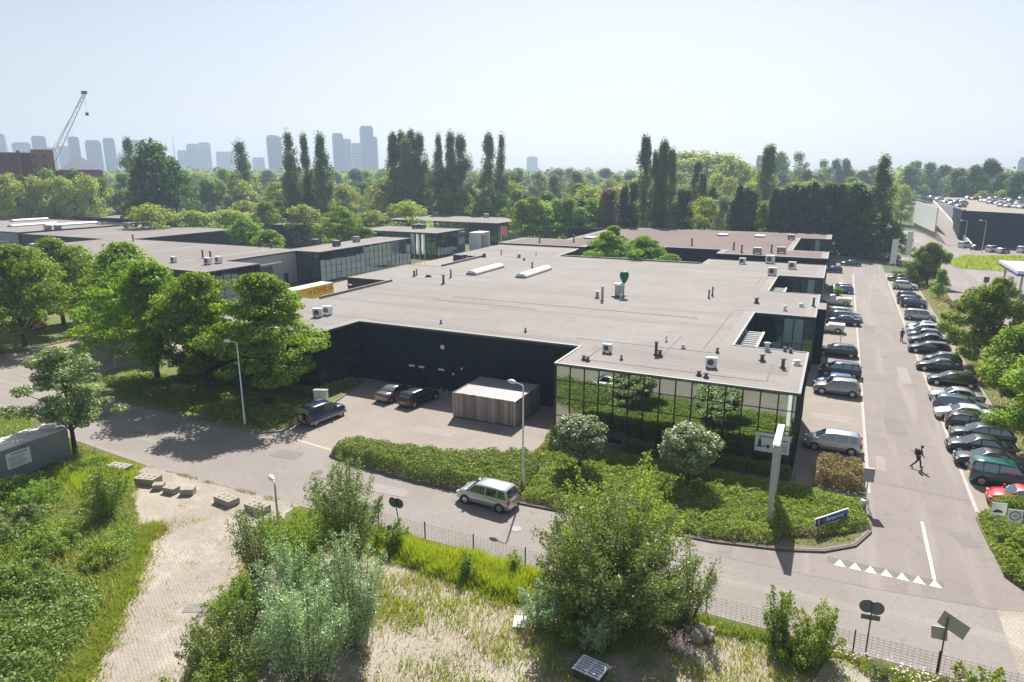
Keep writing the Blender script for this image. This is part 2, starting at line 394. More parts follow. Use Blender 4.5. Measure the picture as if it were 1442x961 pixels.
def inpoly(P, poly):
    x,y=P[:,0],P[:,1]; c=np.zeros(len(P),bool); n=len(poly)
    for i in range(n):
        x0,y0=poly[i]; x1,y1=poly[(i+1)%n]
        t=((y0>y)!=(y1>y)); 
        with np.errstate(divide='ignore',invalid='ignore'): xx=(x1-x0)*(y-y0)/(y1-y0)+x0
        c^=t&(x<xx)
    return c
def scatter(poly,n,r):
    p=np.array(poly); lo,hi=p.min(0),p.max(0); out=np.zeros((0,2))
    while len(out)<n:
        q=r.uniform(lo,hi,(n*2,2)); out=np.concatenate([out,q[inpoly(q,poly)]])
    return out[:n]
def nz(P,s,seed=0):
    """smooth pseudo-noise -1..1"""
    r=np.random.default_rng(seed); v=np.zeros(len(P))
    for k in range(5):
        a=r.uniform(0,2*np.pi); f=s*(1+.8*k); v+=np.sin(P[:,0]*f*math.cos(a)+P[:,1]*f*math.sin(a)+r.uniform(0,6))*(.8**k)
    return v/2.4
def edge_dist(P,poly):
    d=np.full(len(P),1e9)
    for i in range(len(poly)):
        a=np.array(poly[i]); b=np.array(poly[(i+1)%len(poly)]); e=b-a
        t=np.clip(((P-a)@e)/(e@e),0,1); d=np.minimum(d,np.linalg.norm(P-a-t[:,None]*e,axis=1))
    return d
def blades(name,P,h,w,mat,r,lean=.35):
    n=len(P); a=r.uniform(0,2*np.pi,n); hh=h*r.uniform(.5,1.25,n) if np.isscalar(h) else h*r.uniform(.6,1.2,n)
    z=P[:,2] if P.shape[1]>2 else np.zeros(n)
    B=np.stack([P[:,0],P[:,1],z],1); s=np.stack([np.cos(a),np.sin(a),np.zeros(n)],1)*(w*r.uniform(.6,1.4,n)[:,None])/2
    g=r.normal(size=(n,2))*lean; T=B+np.stack([g[:,0]*hh,g[:,1]*hh,hh],1)
    V=np.stack([B-s,B+s,T],1).reshape(-1,3); return np_mesh(name,V,np.arange(3*n).reshape(n,3),mat)
def mound(poly,n,hfun,r,z=0,ed=.5):
    """leaf positions over the top and sides of low planting"""
    P=scatter(poly,n,r); d=edge_dist(P,poly); h=hfun(P)*np.clip(d/ed,0,1)**.45
    u=1-r.uniform(0,1,n)**2*.9; Z=z+h*u+.02
    Nr=unit(n,r)*.9+np.array([0,0,.8]); return np.concatenate([P,Z[:,None]],1),Nr
def hedge_leaves(name,poly,n,h,leaf,ls,seed,z=0,ed=.35,und=.18,aspect=.6,parent=None):
    r=np.random.default_rng(seed)
    P,Nr=mound(poly,n,lambda q:h*(1+und*nz(q,1.6,seed)+und*.8*nz(q,4.5,seed+1)),r,z,ed)
    return link(name,leaf_mesh(name,P,Nr,ls,ls*aspect,L[leaf],r),parent)

# ---------------------------------------------------------------- cars
SPEC={ # L, W, H, hood base from nose, roof start, roof end from tail, glass base from tail, belt, hood z, cowl z, trunk z (or None)
 'hatch':(3.95,1.72,1.47,.92,1.62,.55,.10,.93,.70,.95,None),
 'estate':(4.6,1.78,1.48,1.15,1.95,.62,.12,.93,.70,.94,None),
 'sedan':(4.6,1.78,1.43,1.2,2.0,1.45,.72,.92,.70,.93,.97),
 'mpv':(4.25,1.76,1.62,.78,1.62,.40,.08,.98,.76,1.02,None),
 'suv':(4.35,1.84,1.66,1.08,1.8,.55,.14,1.05,.86,1.08,None),
 'jeep':(4.5,1.8,1.78,1.25,1.8,.22,.08,1.08,.95,1.1,None),
 'van':(4.15,1.78,1.84,.82,1.5,.14,.05,1.1,.82,1.08,None),
 'pickup':(5.0,1.8,1.7,1.1,1.75,2.55,2.3,1.05,.88,1.08,.98),
}
CARM={}
def carbody_mat(name,col,metal=.35):
    if name in CARM: return CARM[name]
    CARM[name]=simple('car_paint_'+name,col,.28,metal,0,1,.5,1.0); return CARM[name]
def lerp(a,b,t): return a+(b-a)*t
_car={}
def car_parts(kind):
    if kind in _car: return _car[kind]
    Ln,W,H,hb,rs,re,gb,belt,hz,cz,tz=SPEC[kind]; w=W/2; nose=Ln/2; tail=-Ln/2; zb=.2
    xh=nose-hb; xr=nose-rs; xe=tail+re; xg=tail+gb
    # lower body
    st=[(tail,.34,belt-.22,.78),(tail+.05,.24,belt-.06,.88),(tail+.22,zb,belt,.97)]
    if tz: st[1]=(tail+.05,.24,tz-.12,.88); st[2]=(tail+.2,zb,tz,.96); st.append((xg,zb,tz+.0,1))
    st+=[(lerp(tail,nose,.3),zb,belt+.01,1),(lerp(tail,nose,.55),zb,belt,1),(xh,zb,cz-.02,1),(lerp(xh,nose,.55),zb,lerp(cz,hz,.45),.985),(nose-.22,.2,hz,.93),(nose-.06,.24,hz-.1,.84),(nose,.32,hz-.22,.72)]
    st.sort(key=lambda q:q[0])
    mb=MB(); n=12; vs=[]
    for x,z0,z1,k in st:
        y=w*k; m=lerp(z0,z1,.5)
        half=[(0,z0),(y*.84,z0),(y*.97,z0+.1),(y,m),(y*.975,z1-.1),(y*.87,z1),(y*.4,z1+.03)]
        ring=half+[(0,z1+.035)]+[(-a,b) for a,b in reversed(half[1:])]
        vs+=[(x,a,b) for a,b in ring]; n=len(ring)
    fs=[]
    for i in range(len(st)-1):
        for k in range(n): fs.append((i*n+k,(i+1)*n+k,(i+1)*n+(k+1)%n,i*n+(k+1)%n))
    mb.add(vs,fs,0,True); mb.add(vs[:n],[tuple(range(n))]); mb.add(vs[-n:],[tuple(range(n-1,-1,-1))])
    # cabin
    wb=w*.95; wt=w*.77; rz=H-.03
    ca=[(xg,0),(lerp(xg,xe,.5),.55),(xe,.96),(lerp(xe,xr,.3),1.0),(lerp(xe,xr,.7),1.0),(xr,.95),(lerp(xr,xh,.5),.5),(xh+.06,0)]
    def cab(t): return lerp(wb,wt,t)
    bz=belt-.03; cm=MB(); vs=[]; n=0
    for x,t in ca:
        zt=lerp(bz,rz,t); y0=wb; y1=cab(t)
        half=[(y0,bz-.05),(lerp(y0,y1,.5),lerp(bz,zt,.5)),(y1,max(bz,zt-.05*t)),(y1*.86,zt),(y1*.4,zt+.025*t)]
        ring=half+[(-a,b) for a,b in reversed(half)]; vs+=[(x,a,b) for a,b in ring]; n=len(ring)
    fs=[]
    for i in range(len(ca)-1):
        for k in range(n-1): fs.append((i*n+k,(i+1)*n+k,(i+1)*n+k+1,i*n+k+1))
    cm.add(vs,fs,0,True)
    def slope(xa,xb,f0,f1,o=.014):   # glass on the slope between base xa and roof xb
        g=MB(); rows=[]
        for f in (f0,lerp(f0,f1,.5),f1):
            t=[0,.52,.955]; tt=f if True else 0
            x=lerp(xa,xb,f); z=lerp(bz,rz-.04,f)+o*1.6; y=cab(f)*.86
            rows.append([(x+(o if xa>xb else -o),q*y,z+.012*(1-q*q)) for q in (-1,-.5,0,.5,1)])
        vs=[p for r_ in rows for p in r_]; fs=[]
        for i in range(2):
            for k in range(4): fs.append((i*5+k,i*5+k+1,i*5+k+6,i*5+k+5) if xa>xb else (i*5+k+1,i*5+k,i*5+k+5,i*5+k+6))
        return g.add(vs,fs,0,True)
    def side(pts,s,o=.012):
        g=MB(); v=[]
        for x,f in pts:
            z=lerp(bz,rz,f); v.append((x,s*(cab(f)+o),z))
        return g.add(v,[tuple(range(len(v))) if s<0 else tuple(range(len(v)-1,-1,-1))])
    parts=[('body',mb,'B',None),('cabin',cm,'B',None),('windscreen',slope(xh+.03,xr,.1,.9),'carglass',None),('rear_window',slope(xg-.02,xe,.18,.88),'carglass',None)]
    xm=lerp(xh,xe,.52); xa=lerp(xh,xr,.22); xtop=lerp(xh,xr,.86)-.04
    xr2=lerp(xg,xe,.3)+.12; xrt=lerp(xg,xe,.9)+.1
    for s in (-1,1):
        parts.append(('side_window',side([(xm+.05,.08),(xa-.02,.08),(xtop,.84),(xm+.05,.86)],s),'carglass',None))
        if kind=='pickup': continue
        xq=lerp(xm,xe,.62) if kind in('estate','mpv','suv','jeep','van') else None
        if xq is None: parts.append(('side_window',side([(xr2,.1),(xm-.05,.08),(xm-.05,.86),(xrt,.82)],s),'carglass',None))
        else:
            parts.append(('side_window',side([(xq+.05,.08),(xm-.05,.08),(xm-.05,.86),(xq+.05,.86)],s),'carglass',None))
            parts.append(('side_window',side([(xr2,.12),(xq-.04,.08),(xq-.04,.86),(xrt,.82)],s),'carglass',None))
    wr=.31 if kind not in('suv','jeep','van','pickup') else .345
    for s in (-1,1):
        for x in (nose-.82,tail+.74):
            a=MB(); a.tube([(0,0,0),(0,.02,0)],[wr+.075]*2,18); 
            for k in range(len(a.v)): a.v[k]=(a.v[k][0]+x,s*(w-.012)+s*a.v[k][1],a.v[k][2]+wr)
            parts.append(('wheel_arch',a,'trim',None))
            t=MB(); t.tube([(x,s*(w-.2),wr),(x,s*(w-.015),wr),(x,s*(w+.012),wr)],[wr,wr,wr-.04],18)
            rm=MB(); rm.tube([(x,s*(w),wr),(x,s*(w+.02),wr)],[wr*.68,wr*.64],14); 
            parts.append(('wheel',t,'rubber',(('rim',rm,'rim'),)))
            
        parts.append(('headlight',MB().box(nose-.34,nose-.035,s*w*.72-.17,s*w*.72+.1,hz-.19,hz-.045),'headlight',None))
        tl=tz if tz else belt; h_=.34 if kind in('van','mpv','jeep') else .2
        parts.append(('taillight',MB().box(tail+.02,tail+.2,s*w*.86-.1,s*w*.86+.065,tl-.3,tl-.3+h_+.05),'taillight',None))
        parts.append(('mirror',MB().box(xa-.05,xa+.09,s*(w+.02)-.08,s*(w+.02)+.1,belt+.02,belt+.17),'B',None))
    parts.append(('bumper',MB().box(nose-.1,nose+.012,-w*.7,w*.7,.26,.42),'trim',None))
    parts.append(('number_plate',MB().box(nose+.008,nose+.024,-.26,.26,.44,.55),'plate',None))
    parts.append(('number_plate',MB().box(tail-.018,tail+.03,-.26,.26,.5,.61),'plate',None))
    if kind=='jeep':
        sp=MB(); sp.tube([(tail-.2,0,.95),(tail+.04,0,.95)],[.33,.33],18); parts.append(('spare_wheel',sp,'rubber',(('cover',MB().tube([(tail-.225,0,.95),(tail-.195,0,.95)],[.26,.26],16),'steel'),)))
        for s in(-1,1): parts.append(('side_skirt',MB().box(tail+.1,nose-.1,s*(w+.006)-.02,s*(w+.006)+.02,.3,.52),'grey',None))
    if kind=='pickup':
        parts.append(('cargo_bed',MB().box(tail-.05,xg-.25,-w-.04,w+.04,.78,1.22),'white_matt',None))
        parts.append(('bed_floor',MB().box(tail+.03,xg-.33,-w+.04,w-.04,1.2,1.228),'grey',None))
    out=[]
    for nm,b,mt,sub in parts:
        out.append((nm,b.mesh(nm,M[mt] if mt!='B' else M['grey']),mt,[(sn,sb.mesh(sn,M[sm])) for sn,sb,sm in (sub or ())]))
    _car[kind]=out; return out
_first={}
def car(kind,x,y,rz,paint,label,group='parked cars',name=None,cat='car',z=0.02):
    nm=name or {'hatch':'hatchback_car','estate':'estate_car','sedan':'saloon_car','mpv':'people_carrier','suv':'off_road_car','jeep':'off_road_car','van':'small_van','pickup':'pickup_truck'}[kind]
    if kind not in _first:
        o=empty(nm,(0,0,0))
        for pn,me,mt,sub in car_parts(kind):
            c=link(pn,me,o)
            for sn,sm in sub: link(sn,sm,c)
        _first[kind]=o; o2=o
    else: o2=copy_tree(_first[kind])
    o2.name=nm; o2.location=(x,y,z); o2.rotation_euler=(0,0,rz); tag(o2,label,cat,group)
    painted={me.name for pn,me,mt,sub in car_parts(kind) if mt=='B'}
    for c in KIDS[o2.as_pointer()]:
        if c.data.name in painted:
            c.material_slots[0].link='OBJECT'; c.material_slots[0].material=paint
    return o2
_simple={}
def far_car(kind,x,y,z,rz,paint,label,group):
    """a car too small in view to show its parts: one mesh"""
    if kind not in _simple:
        mb=MB()
        order={'B':0,'carglass':1,'rubber':2,'trim':2,'headlight':3,'taillight':4,'plate':2,'steel':3,'grey':3,'white_matt':3}
        for pn,me,mt,sub in car_parts(kind):
            if pn in('mirror','number_plate','bumper'): continue
            mb.add([tuple(v.co) for v in me.vertices],[tuple(p.vertices) for p in me.polygons],order.get(mt,2),pn in('body','cabin'))
        _simple[kind]=mb.mesh('small_car',[M['grey'],M['carglass'],M['rubber'],M['headlight'],M['taillight']])
    o=link('distant_car',_simple[kind],None,(x,y,z),rz); o.material_slots[0].link='OBJECT'; o.material_slots[0].material=paint
    return tag(o,label,'car',group)
PT={'silver':carbody_mat('silver',(.5,.51,.53),.5),'white':carbody_mat('white',(.75,.76,.77),0),'black':carbody_mat('black',(.008,.009,.011),.1),'navy':carbody_mat('navy',(.012,.025,.075),.3),
 'blue':carbody_mat('blue',(.02,.08,.22),.3),'greyblue':carbody_mat('greyblue',(.1,.14,.19),.4),'dkgrey':carbody_mat('dkgrey',(.035,.038,.042),.3),'grey':carbody_mat('grey',(.2,.21,.22),.5),
 'teal':carbody_mat('teal',(.0,.1,.1),.2),'red':carbody_mat('red',(.6,.02,.025),0),'ltblue':carbody_mat('ltblue',(.08,.2,.34),.3),'champ':carbody_mat('champagne',(.36,.34,.31),.4),'maroon':carbody_mat('maroon',(.1,.01,.015),.2),'orange':carbody_mat('orange',(.75,.15,.01),0)}
# ---------------------------------------------------------------- ground and roads
def sheet(name,poly,z,mat,kind='structure'):
    o=MB().poly(poly,z).build(name,mat); return tag(o,kind=kind)
G=2900
sheet('ground',[(-G,-G),(G,-G),(G,G),(-G,G)],0,M['field'])
sheet('rough_ground',[(-140,-10),(60,-10),(60,33.2),(-62,33.4),(-64,35.2),(-140,35.2)],.004,M['grass'])
sheet('road',[(-200,35.2),(-64,35.0),(-62,33.4),(-52,32.4),(-46,31.9),(9.4,31.9),(9.4,39.4),(-42,40.6),(-42,43),(-200,46)],.012,M['road'])
sheet('yard',[(-46.2,40.4),(-19.6,39.0),(-19.6,57.7),(-46.2,57.7)],.016,M['yard'])
sheet('pavement',[(9.4,31.9),(60,31.9),(60,39.9),(9.4,39.9)],.016,M['track'])
sheet('parking_lane',[(-8,37.6),(3.6,37.9),(9.4,38.6),(11.6,39.3),(10.2,50),(10.3,190),(60,190),(60,207),(-1.4,207),(-1.4,128),(3.8,128),(3.8,52)],.02,M['asphalt'])
sheet('parking_bay_paving',[(-1.4,49.6),(3.8,49.6),(3.8,140),(-1.4,140)],.024,M['stall'])
sheet('parking_bay_paving',[(10.25,50.2),(15.2,50.2),(15.2,172),(10.25,172)],.024,M['stall'])
sheet('driveway',[(-92,42),(-66.8,42),(-66.5,52),(-64.9,52),(-64.9,66.2),(-58.4,66.2),(-58.4,190),(-93,190),(-93,107),(-90.6,88)],.02,M['yard'])
sheet('courtyard',[(-69,121.5),(-20,121.5),(-20,146),(-69,146)],.02,M['yard'])
sheet('service_road',[(19.2,60),(60,60),(60,214),(34,224),(24,214),(19.2,190)],.012,M['asphalt'])
sheet('service_yard',[(28,214),(80,214),(90,250),(36,252),(25,300),(16,300),(18,214)],.016,M['asphalt'])
sheet('path',[(20,252),(24,252),(15,480),(11,480)],.02,M['track'])
sheet('grass_bank',[(26,187),(64,180),(64,214),(44,222),(31,218),(24.6,199)],.03,M['lawn'])
sheet('planted_strip',[(15.35,56),(19,56),(19.2,172),(12,172),(12,168.6),(15.35,168.6)],.03,M['lawn'])
TRACK=[(-46,31.9),(-31.2,31.9),(-30.4,28),(-28.4,24.8),(-26.2,20.5),(-23.4,16),(-21,11),(-26,10),(-28.4,15.5),(-32.2,20),(-36.8,25),(-38.3,28),(-39.5,29.2),(-46,30.9)]
def rough(poly,step,amp,seed):
    r=random.Random(seed); out=[]
    for i in range(len(poly)):
        a=Vector(poly[i]); b=Vector(poly[(i+1)%len(poly)]); n=max(1,int((b-a).length/step))
        for k in range(n): q=a+(b-a)*k/n; out.append((q.x+r.uniform(-amp,amp),q.y+r.uniform(-amp,amp)))
    return out
TRACK=rough(TRACK,.55,.17,1)
sheet('paved_track',TRACK,.02,M['track'])
SOIL=[(-25,29.2),(-17,29.2),(-9,30),(-2,31),(4,31),(20,31),(20,8),(-19,8),(-22.5,14),(-26.4,21),(-28,25)]
SOIL=rough(SOIL,.7,.3,2)
sheet('sandy_ground',SOIL,.012,M['soil'])
sheet('worn_patch',rough([(-44.5,29.6),(-39.2,29.6),(-36.6,26.4),(-38.5,25.2),(-41.5,27.2)],.5,.3,3),.016,M['soil'])
# verges with kerbs
VER=[(-34.7,39.3),(-35.2,40.4),(-34.4,42.0),(-26,43.0),(-21.4,45.2),(-20.3,47.5),(-20.3,51.35),(-1.0,51.35),(-1.0,49.8),(3.6,49.6),(3.9,47),(3.8,44.4),(2.9,42.2),(1.2,40.7),(-0.8,39.9),(-5,39.0),(-17,38.5),(-26,38.2),(-32,38.7)]
o=MB().prism(VER,-.1,.13).build('planting_bed',M['verge_soil']); tag(o,kind='structure')
o=MB().ring(offset(VER,.14),.14,-.1,.15).build('kerb',M['kerb']); tag(o,kind='structure')
LV=[(-73,47.4),(-70,43.6),(-66,41.6),(-60,40.8),(-47,40.4),(-43.3,40.7),(-42.0,41.7),(-42.2,44),(-43.0,50.6),(-44.6,56.8),(-45.9,57.5),(-45.9,51.1),(-65.2,51.1),(-66,53.5),(-72,53.2)]
o=MB().prism(LV,-.1,.13).build('lawn_verge',M['lawn']); tag(o,kind='structure')
o=MB().ring(offset(LV,.14),.14,-.1,.15).build('kerb',M['kerb']); tag(o,kind='structure')
RV=[(11.5,40.0),(10.6,42.2),(10.15,45.5),(10.0,49.4),(10.6,50.1),(15.2,50.1),(24,56),(26,40)]
o=MB().prism(RV,-.1,.13).build('lawn_verge',M['lawn']); tag(o,kind='structure')
o=MB().ring(offset(RV,.14),.14,-.1,.15).build('kerb',M['kerb']); tag(o,kind='structure')
FV=[(-96,47.5),(-91,47.2),(-91,60),(-100,70),(-140,70),(-140,50)]
o=MB().prism(FV,-.1,.13).build('lawn_verge',M['lawn']); tag(o,kind='structure')
# painted markings
mk=MB()
mk.poly([(6.72,40.35),(6.88,40.35),(6.88,47.4),(6.72,47.4)],.028)
for k in range(7):
    x=2.05+k*.79; mk.poly([(x-.3,39.55),(x+.3,39.55),(x,40.3)],.028)
o=mk.build('road_marking',M['marking']); tag(o,kind='structure')
mk=MB(); mk.poly([(1.4,39.7),(7.2,39.7),(7.2,40.25),(1.4,40.35)],.024); o=mk.build('marking_surround',simple('patch_dark_paving',(.16,.145,.135),.9,0,.1,2)); tag(o,kind='structure')
mk=MB(); mk.poly([(-42.0,41.0),(-35.2,40.25),(-35.2,40.5),(-42.0,41.3)],.024); o=mk.build('road_marking',M['kerb_pale']); tag(o,kind='structure')
mk=MB()
for xa in (3.72,10.12): mk.poly([(xa,50.5),(xa+.22,50.5),(xa+.22,168),(xa,168)],.032)
o=mk.build('kerb_line',M['kerb_pale']); tag(o,kind='structure')
mk=MB()
for y in (62,66.5,71,84,92.5,100.5,108,115.5,123,130.5,138): mk.box(-.9,3.6,y-.05,y+.05,.02,.029)
for k in range(42): y=55+k*2.75; mk.box(10.5,15,y-.04,y+.04,.02,.029)
o=mk.build('bay_line',simple('bay_line_stone',(.4,.33,.26),.9,0,.15,3)); tag(o,kind='structure')

# repairs and ironwork in the road
M['patch']=ground_mat('asphalt_repair',(.175,.16,.15),(.215,.197,.186),None,.5,2,14); M['patch2']=ground_mat('pale_repair',(.255,.232,.215),(.3,.275,.253),None,.5,2,14)
rp=random.Random(8)
for k,(x,y,w,d,a,m) in enumerate(((-27,36.4,3.2,1.1,.05,'patch2'),(-12,37.2,5,.7,0,'patch'),(-38,38.2,2.6,1.4,.1,'patch'),(-52,37,4.5,.9,-.05,'patch2'),(6.3,66,1.6,4.2,.02,'patch'),(8.2,84,1.1,7,0,'patch2'),(5.4,108,1.4,6,0,'patch'),(-30,47.5,4,1.6,.1,'patch2'),(-25.5,50,1.5,1.2,0,'patch'),(9.0,46,1.2,1.8,.3,'patch'),(-60,37.8,2,1.6,0,'patch'),(4.8,56.5,.7,3,0,'patch2'),(1.2,66,3.4,1.9,0,'patch2'),(6.9,52.5,6.2,.35,-.12,'patch'))):
    c,s=math.cos(a),math.sin(a); pl=[(x+px*c-py*s,y+px*s+py*c) for px,py in ((-w/2,-d/2),(w/2,-d/2),(w/2+rp.uniform(-.2,.2),d/2),(-w/2,d/2))]
    o=sheet('road_patch',rough(pl,.6,.05,k),.0262,M[m])
for k,(x,y,t) in enumerate(((-16.5,35.4,'round iron manhole cover in the road near the driving car'),(7.4,60.5,'round iron manhole cover in the lane behind the walking person'),(-33.5,36.6,'round iron manhole cover in the road by the short lamp'),(6.6,92.0,'round iron manhole cover in the middle of the parking lane'),(-29.0,44.6,'round iron manhole cover in the paved yard'))):
    o=MB().cyl(x,y,.0,.034,.36,None,18).build('manhole_cover',M['dkgrey']); tag(o,t,'manhole cover')
# ---------------------------------------------------------------- buildings
def edge_frame(a,b):
    d=Vector((b[0]-a[0],b[1]-a[1])); ln=d.length; d/=ln; nrm=Vector((d.y,-d.x)); return d,nrm,ln
def facade(parent,a,b,z0,z1,rows,bay,glass,blinds=(),frame='black',depth=.05,end=.12,low=None,seed=1):
    """curtain wall on the edge a->b (outside on the right of a->b): each bay a window, the grid a frame"""
    d,nn,ln=edge_frame(a,b); n=max(1,round((ln-2*end)/bay)); w=(ln-2*end)/n
    rr=random.Random(seed)
    P=lambda u,o,z:(a[0]+d.x*u+nn.x*o,a[1]+d.y*u+nn.y*o,z)
    zs=[z0]+[z0+(z1-z0)*r for r in rows]+[z1]
    for k in range(n):
        u0=end+k*w+.03; u1=end+(k+1)*w-.03; mb=MB(); t=rr.uniform(-.003,.003); t2=rr.uniform(-.003,.003)
        for j in range(len(zs)-1):
            q=[P(u0,.012-t,zs[j]+.03),P(u1,.012+t,zs[j]+.03),P(u1,.012+t+t2,zs[j+1]-.03),P(u0,.012-t+t2,zs[j+1]-.03)]
            mb.add(q,[(0,1,2,3)],1 if (k,j) in blinds else 0)
        mb.build('window',[glass,M['blind']],parent)
    fr=MB()
    for k in range(n+1):
        u=end+k*w; vs=[P(u-.05,.005,z0),P(u+.05,.005,z0),P(u+.05,depth,z0),P(u-.05,depth,z0)]; top=[(x,y,z1) for x,y,z in vs]
        fr.add(vs+top,[(0,1,5,4),(1,2,6,5),(2,3,7,6),(3,0,4,7),(4,5,6,7)])
    for z in zs:
        vs=[P(end,.005,z-.03),P(ln-end,.005,z-.03),P(ln-end,depth-.006,z-.03),P(end,depth-.006,z-.03)]; top=[(x,y,z+.03) for x,y,_ in vs]
        fr.add(vs+top,[(1,0,4,5),(3,2,6,7),(4,7,6,5),(0,1,2,3)])
    fr.build('glazing_frame',M[frame],parent)
def block(label,poly,h,wall='dark_wall',roof='roof',parapet='parapet',name='office_building',ph=.06,pw=.14,band=True,cat='building'):
    if area(poly)<0: poly=poly[::-1]
    o=empty(name,(0,0,0),0,label,cat)
    MB().prism(poly,0,h-.1,top=False).build('wall',M[wall],o)
    fa=MB(); fo=offset(poly,.05); n=len(poly)
    fa.ring(fo,pw+.05,h-.099,h+ph); fa.build('parapet',M[parapet],o)
    inn=offset(poly,-pw+.01); MB().poly(inn,h).build('roof',M[roof],o)
    if band:
        bb=MB(); q0=offset(poly,-pw-.02); bb.add([(x,y,h+.006) for x,y in q0]+[(x,y,h+.006) for x,y in offset(poly,-pw-1.0)],[(i,(i+1)%n,n+(i+1)%n,n+i) for i in range(n)]); bb.build('roof_border',M['roof_edge'],o)
    return o,poly
ZR=6.3
MAIN=[(-20.45,51.5),(-1.3,51.5),(-1.3,64.3),(-7.7,64.3),(-7.7,80.9),(-1.3,80.9),(-1.3,96.7),(-7.7,96.7),(-7.7,112.4),(-1.3,112.4),(-1.3,128.3),(-20.9,128.3),(-20.9,121.7),(-47.8,121.7),(-47.8,129.6),(-48.6,134.8),(-66.8,134.8),(-66.8,114.3),(-60.6,114.3),(-60.6,98.8),(-66.8,98.8),(-66.8,82.4),(-59.2,82.4),(-59.2,66.2),(-65.0,66.2),(-65.0,51.3),(-45.9,51.3),(-45.6,57.8),(-20.45,57.8)]
mainb,_=block('long low black office and warehouse building with mirror glass front and wide grey flat roof',MAIN,ZR,'dark_wall','roof','parapet')
R4=(.29,.52,.75)
facade(mainb,(-20.45,51.5),(-1.3,51.5),.35,6.17,(.24,.51,.78),1.28,M['glass'],end=.16)
facade(mainb,(-45.9,51.3),(-45.6,57.8),.35,6.17,(.25,.5,.75),1.3,M['glass2'])
facade(mainb,(-65.0,51.3),(-45.9,51.3),.35,6.17,(.25,.5,.75),1.28,M['glass2'])
facade(mainb,(-7.7,80.9),(-1.3,80.9),.3,6.0,(.5,),1.06,M['glass3'],((3,1),(4,1),(1,0),(2,0),(4,0)),end=.05)
facade(mainb,(-7.7,64.3),(-7.7,80.9),.3,6.0,(.5,),1.6,M['glass3'],((8,0),(5,1)),end=.05)
facade(mainb,(-7.7,112.4),(-1.3,112.4),.3,6.0,(.5,),1.06,M['glass3'],((4,1),),end=.05)
facade(mainb,(-7.7,96.7),(-7.7,112.4),.3,6.0,(.5,),1.6,M['glass3'],((3,1),),end=.05)
facade(mainb,(-1.3,51.5),(-1.3,64.3),.3,6.0,(.5,),1.6,M['glass2'])
MB().box(-45.5,-20.5,57.755,57.79,.02,6.02).build('cladding',M['navy'],mainb)
MB().box(-1.28,-.35,84.9,89.2,0,6.5).build('stair_tower',M['navy'],mainb)
MB().box(-1.25,-.38,84.95,89.15,6.502,6.56).build('stair_tower_roof',M['roof_edge'],mainb)
cj=MB()
for k in range(20): cj.box(-44.6+k*1.25,-44.57+k*1.25,57.745,57.754,.05,6.0)
cj.box(-45.4,-20.55,57.742,57.753,3.2,3.23); cj.build('cladding_joint',M['black'],mainb)
MB().cbox(-36.6,57.73,1.1,1.0,.05,2.15).build('door',M['black'],mainb)
for yy,y1 in ((65.2,74.4),(97.6,105.5)):   # white slatted sunshades along the recessed terraces
    sh=MB(); sh.box(-6.1,-5.9,yy,y1,5.4,5.6)
    k=yy+.3
    while k<y1-.1: sh.box(-7.6,-6.11,k,k+.14,5.42,5.58); k+=.85
    sh.build('sunshade',M['white'],mainb)
for (x0,x1,y0,y1) in ((-45.2,-21,58.9,58.98),(-18.6,-18.45,53,58),(-18.45,-4,53.6,53.7),(-3.9,-3.75,53.7,59),(-12.9,-12.8,56.2,66),(-10.1,-9.95,62,80),(-9.95,-8.2,81.6,81.75),(-9.9,-9.75,98,110),(-22,-9,60.6,60.68),(-44,-13,74.9,75.3),(-58,-46,91.2,91.35),(-45,-31,72.0,72.25)): MB().box(x0,x1,y0,y1,ZR+.007,ZR+.02).build('roof_seam',M['seam'],mainb)
# low grey wall around the loading courtyard edge
MB().box(-58.55,-58.3,66.5,82.1,6.3,6.62).build('upstand',M['parapet'],mainb)
MB().box(-60.25,-60.0,99.1,114.0,6.3,6.65).build('upstand',M['parapet'],mainb)
MB().box(-47.2,-21.3,121.1,121.35,6.3,6.55).build('upstand',M['parapet'],mainb)

bB,_=block('dark flat roofed office block with glass flank behind the yellow trailer',[(-157.4,77),(-90.6,77),(-90.6,88.5),(-99,88.5),(-99,106.5),(-93,106.5),(-93,139),(-102,139),(-102,108.5),(-151,108.5),(-151,140),(-190,140),(-190,106),(-157.4,106)],ZR,'dark_wall','roof2')
facade(bB,(-93,106.5),(-93,139),.3,6.17,(.25,.5,.75),1.6,M['glass3'],((3,0),(9,1),(14,0)))
facade(bB,(-99,106.5),(-93,106.5),.3,6.17,(.5,),1.5,M['glass2'])
facade(bB,(-90.6,77),(-90.6,88.5),.3,6.17,(.25,.5,.75),1.6,M['glass2'])
MB().box(-98.96,-98.9,88.7,106.3,.02,6.05).build('loading_wall',M['grey_wall'],bB)
MB().box(-98.88,-98.8,94.5,99.6,.02,4.1).build('loading_door',M['dkgrey'],bB)
MB().box(-98.89,-98.4,93.5,101.8,4.5,4.7).build('door_canopy',M['white'],bB)
MB().box(-98.88,-98.8,102.6,103.7,.02,2.2).build('door',M['black'],bB)
bA,_=block('dark warehouse with pale grey end wall and three long white rooflights',[(-262,108),(-195,108),(-195,143),(-262,143)],ZR,'dark_wall','roof')
MB().box(-230,-195.2,107.9,107.95,.02,6.05).build('loading_wall',M['grey_wall'],bA)
MB().box(-226,-199,107.4,107.88,3.6,3.85).build('door_canopy',M['white'],bA)
facade(bA,(-195,109.5),(-195,137),.3,6.17,(.5,),2.0,M['glass2'])
MB().box(-194.95,-192,137.6,142.4,.02,6.9).build('porch',M['grey_wall'],bA)
bF,_=block('low dark office building at the edge of the park woods beyond the rooflights',[(-258,156),(-203,156),(-196,176),(-258,190)],ZR,'dark_wall','roof2')
facade(bF,(-258,156),(-203,156),.3,6.17,(.5,),2.2,M['glass2'],((20,0),))
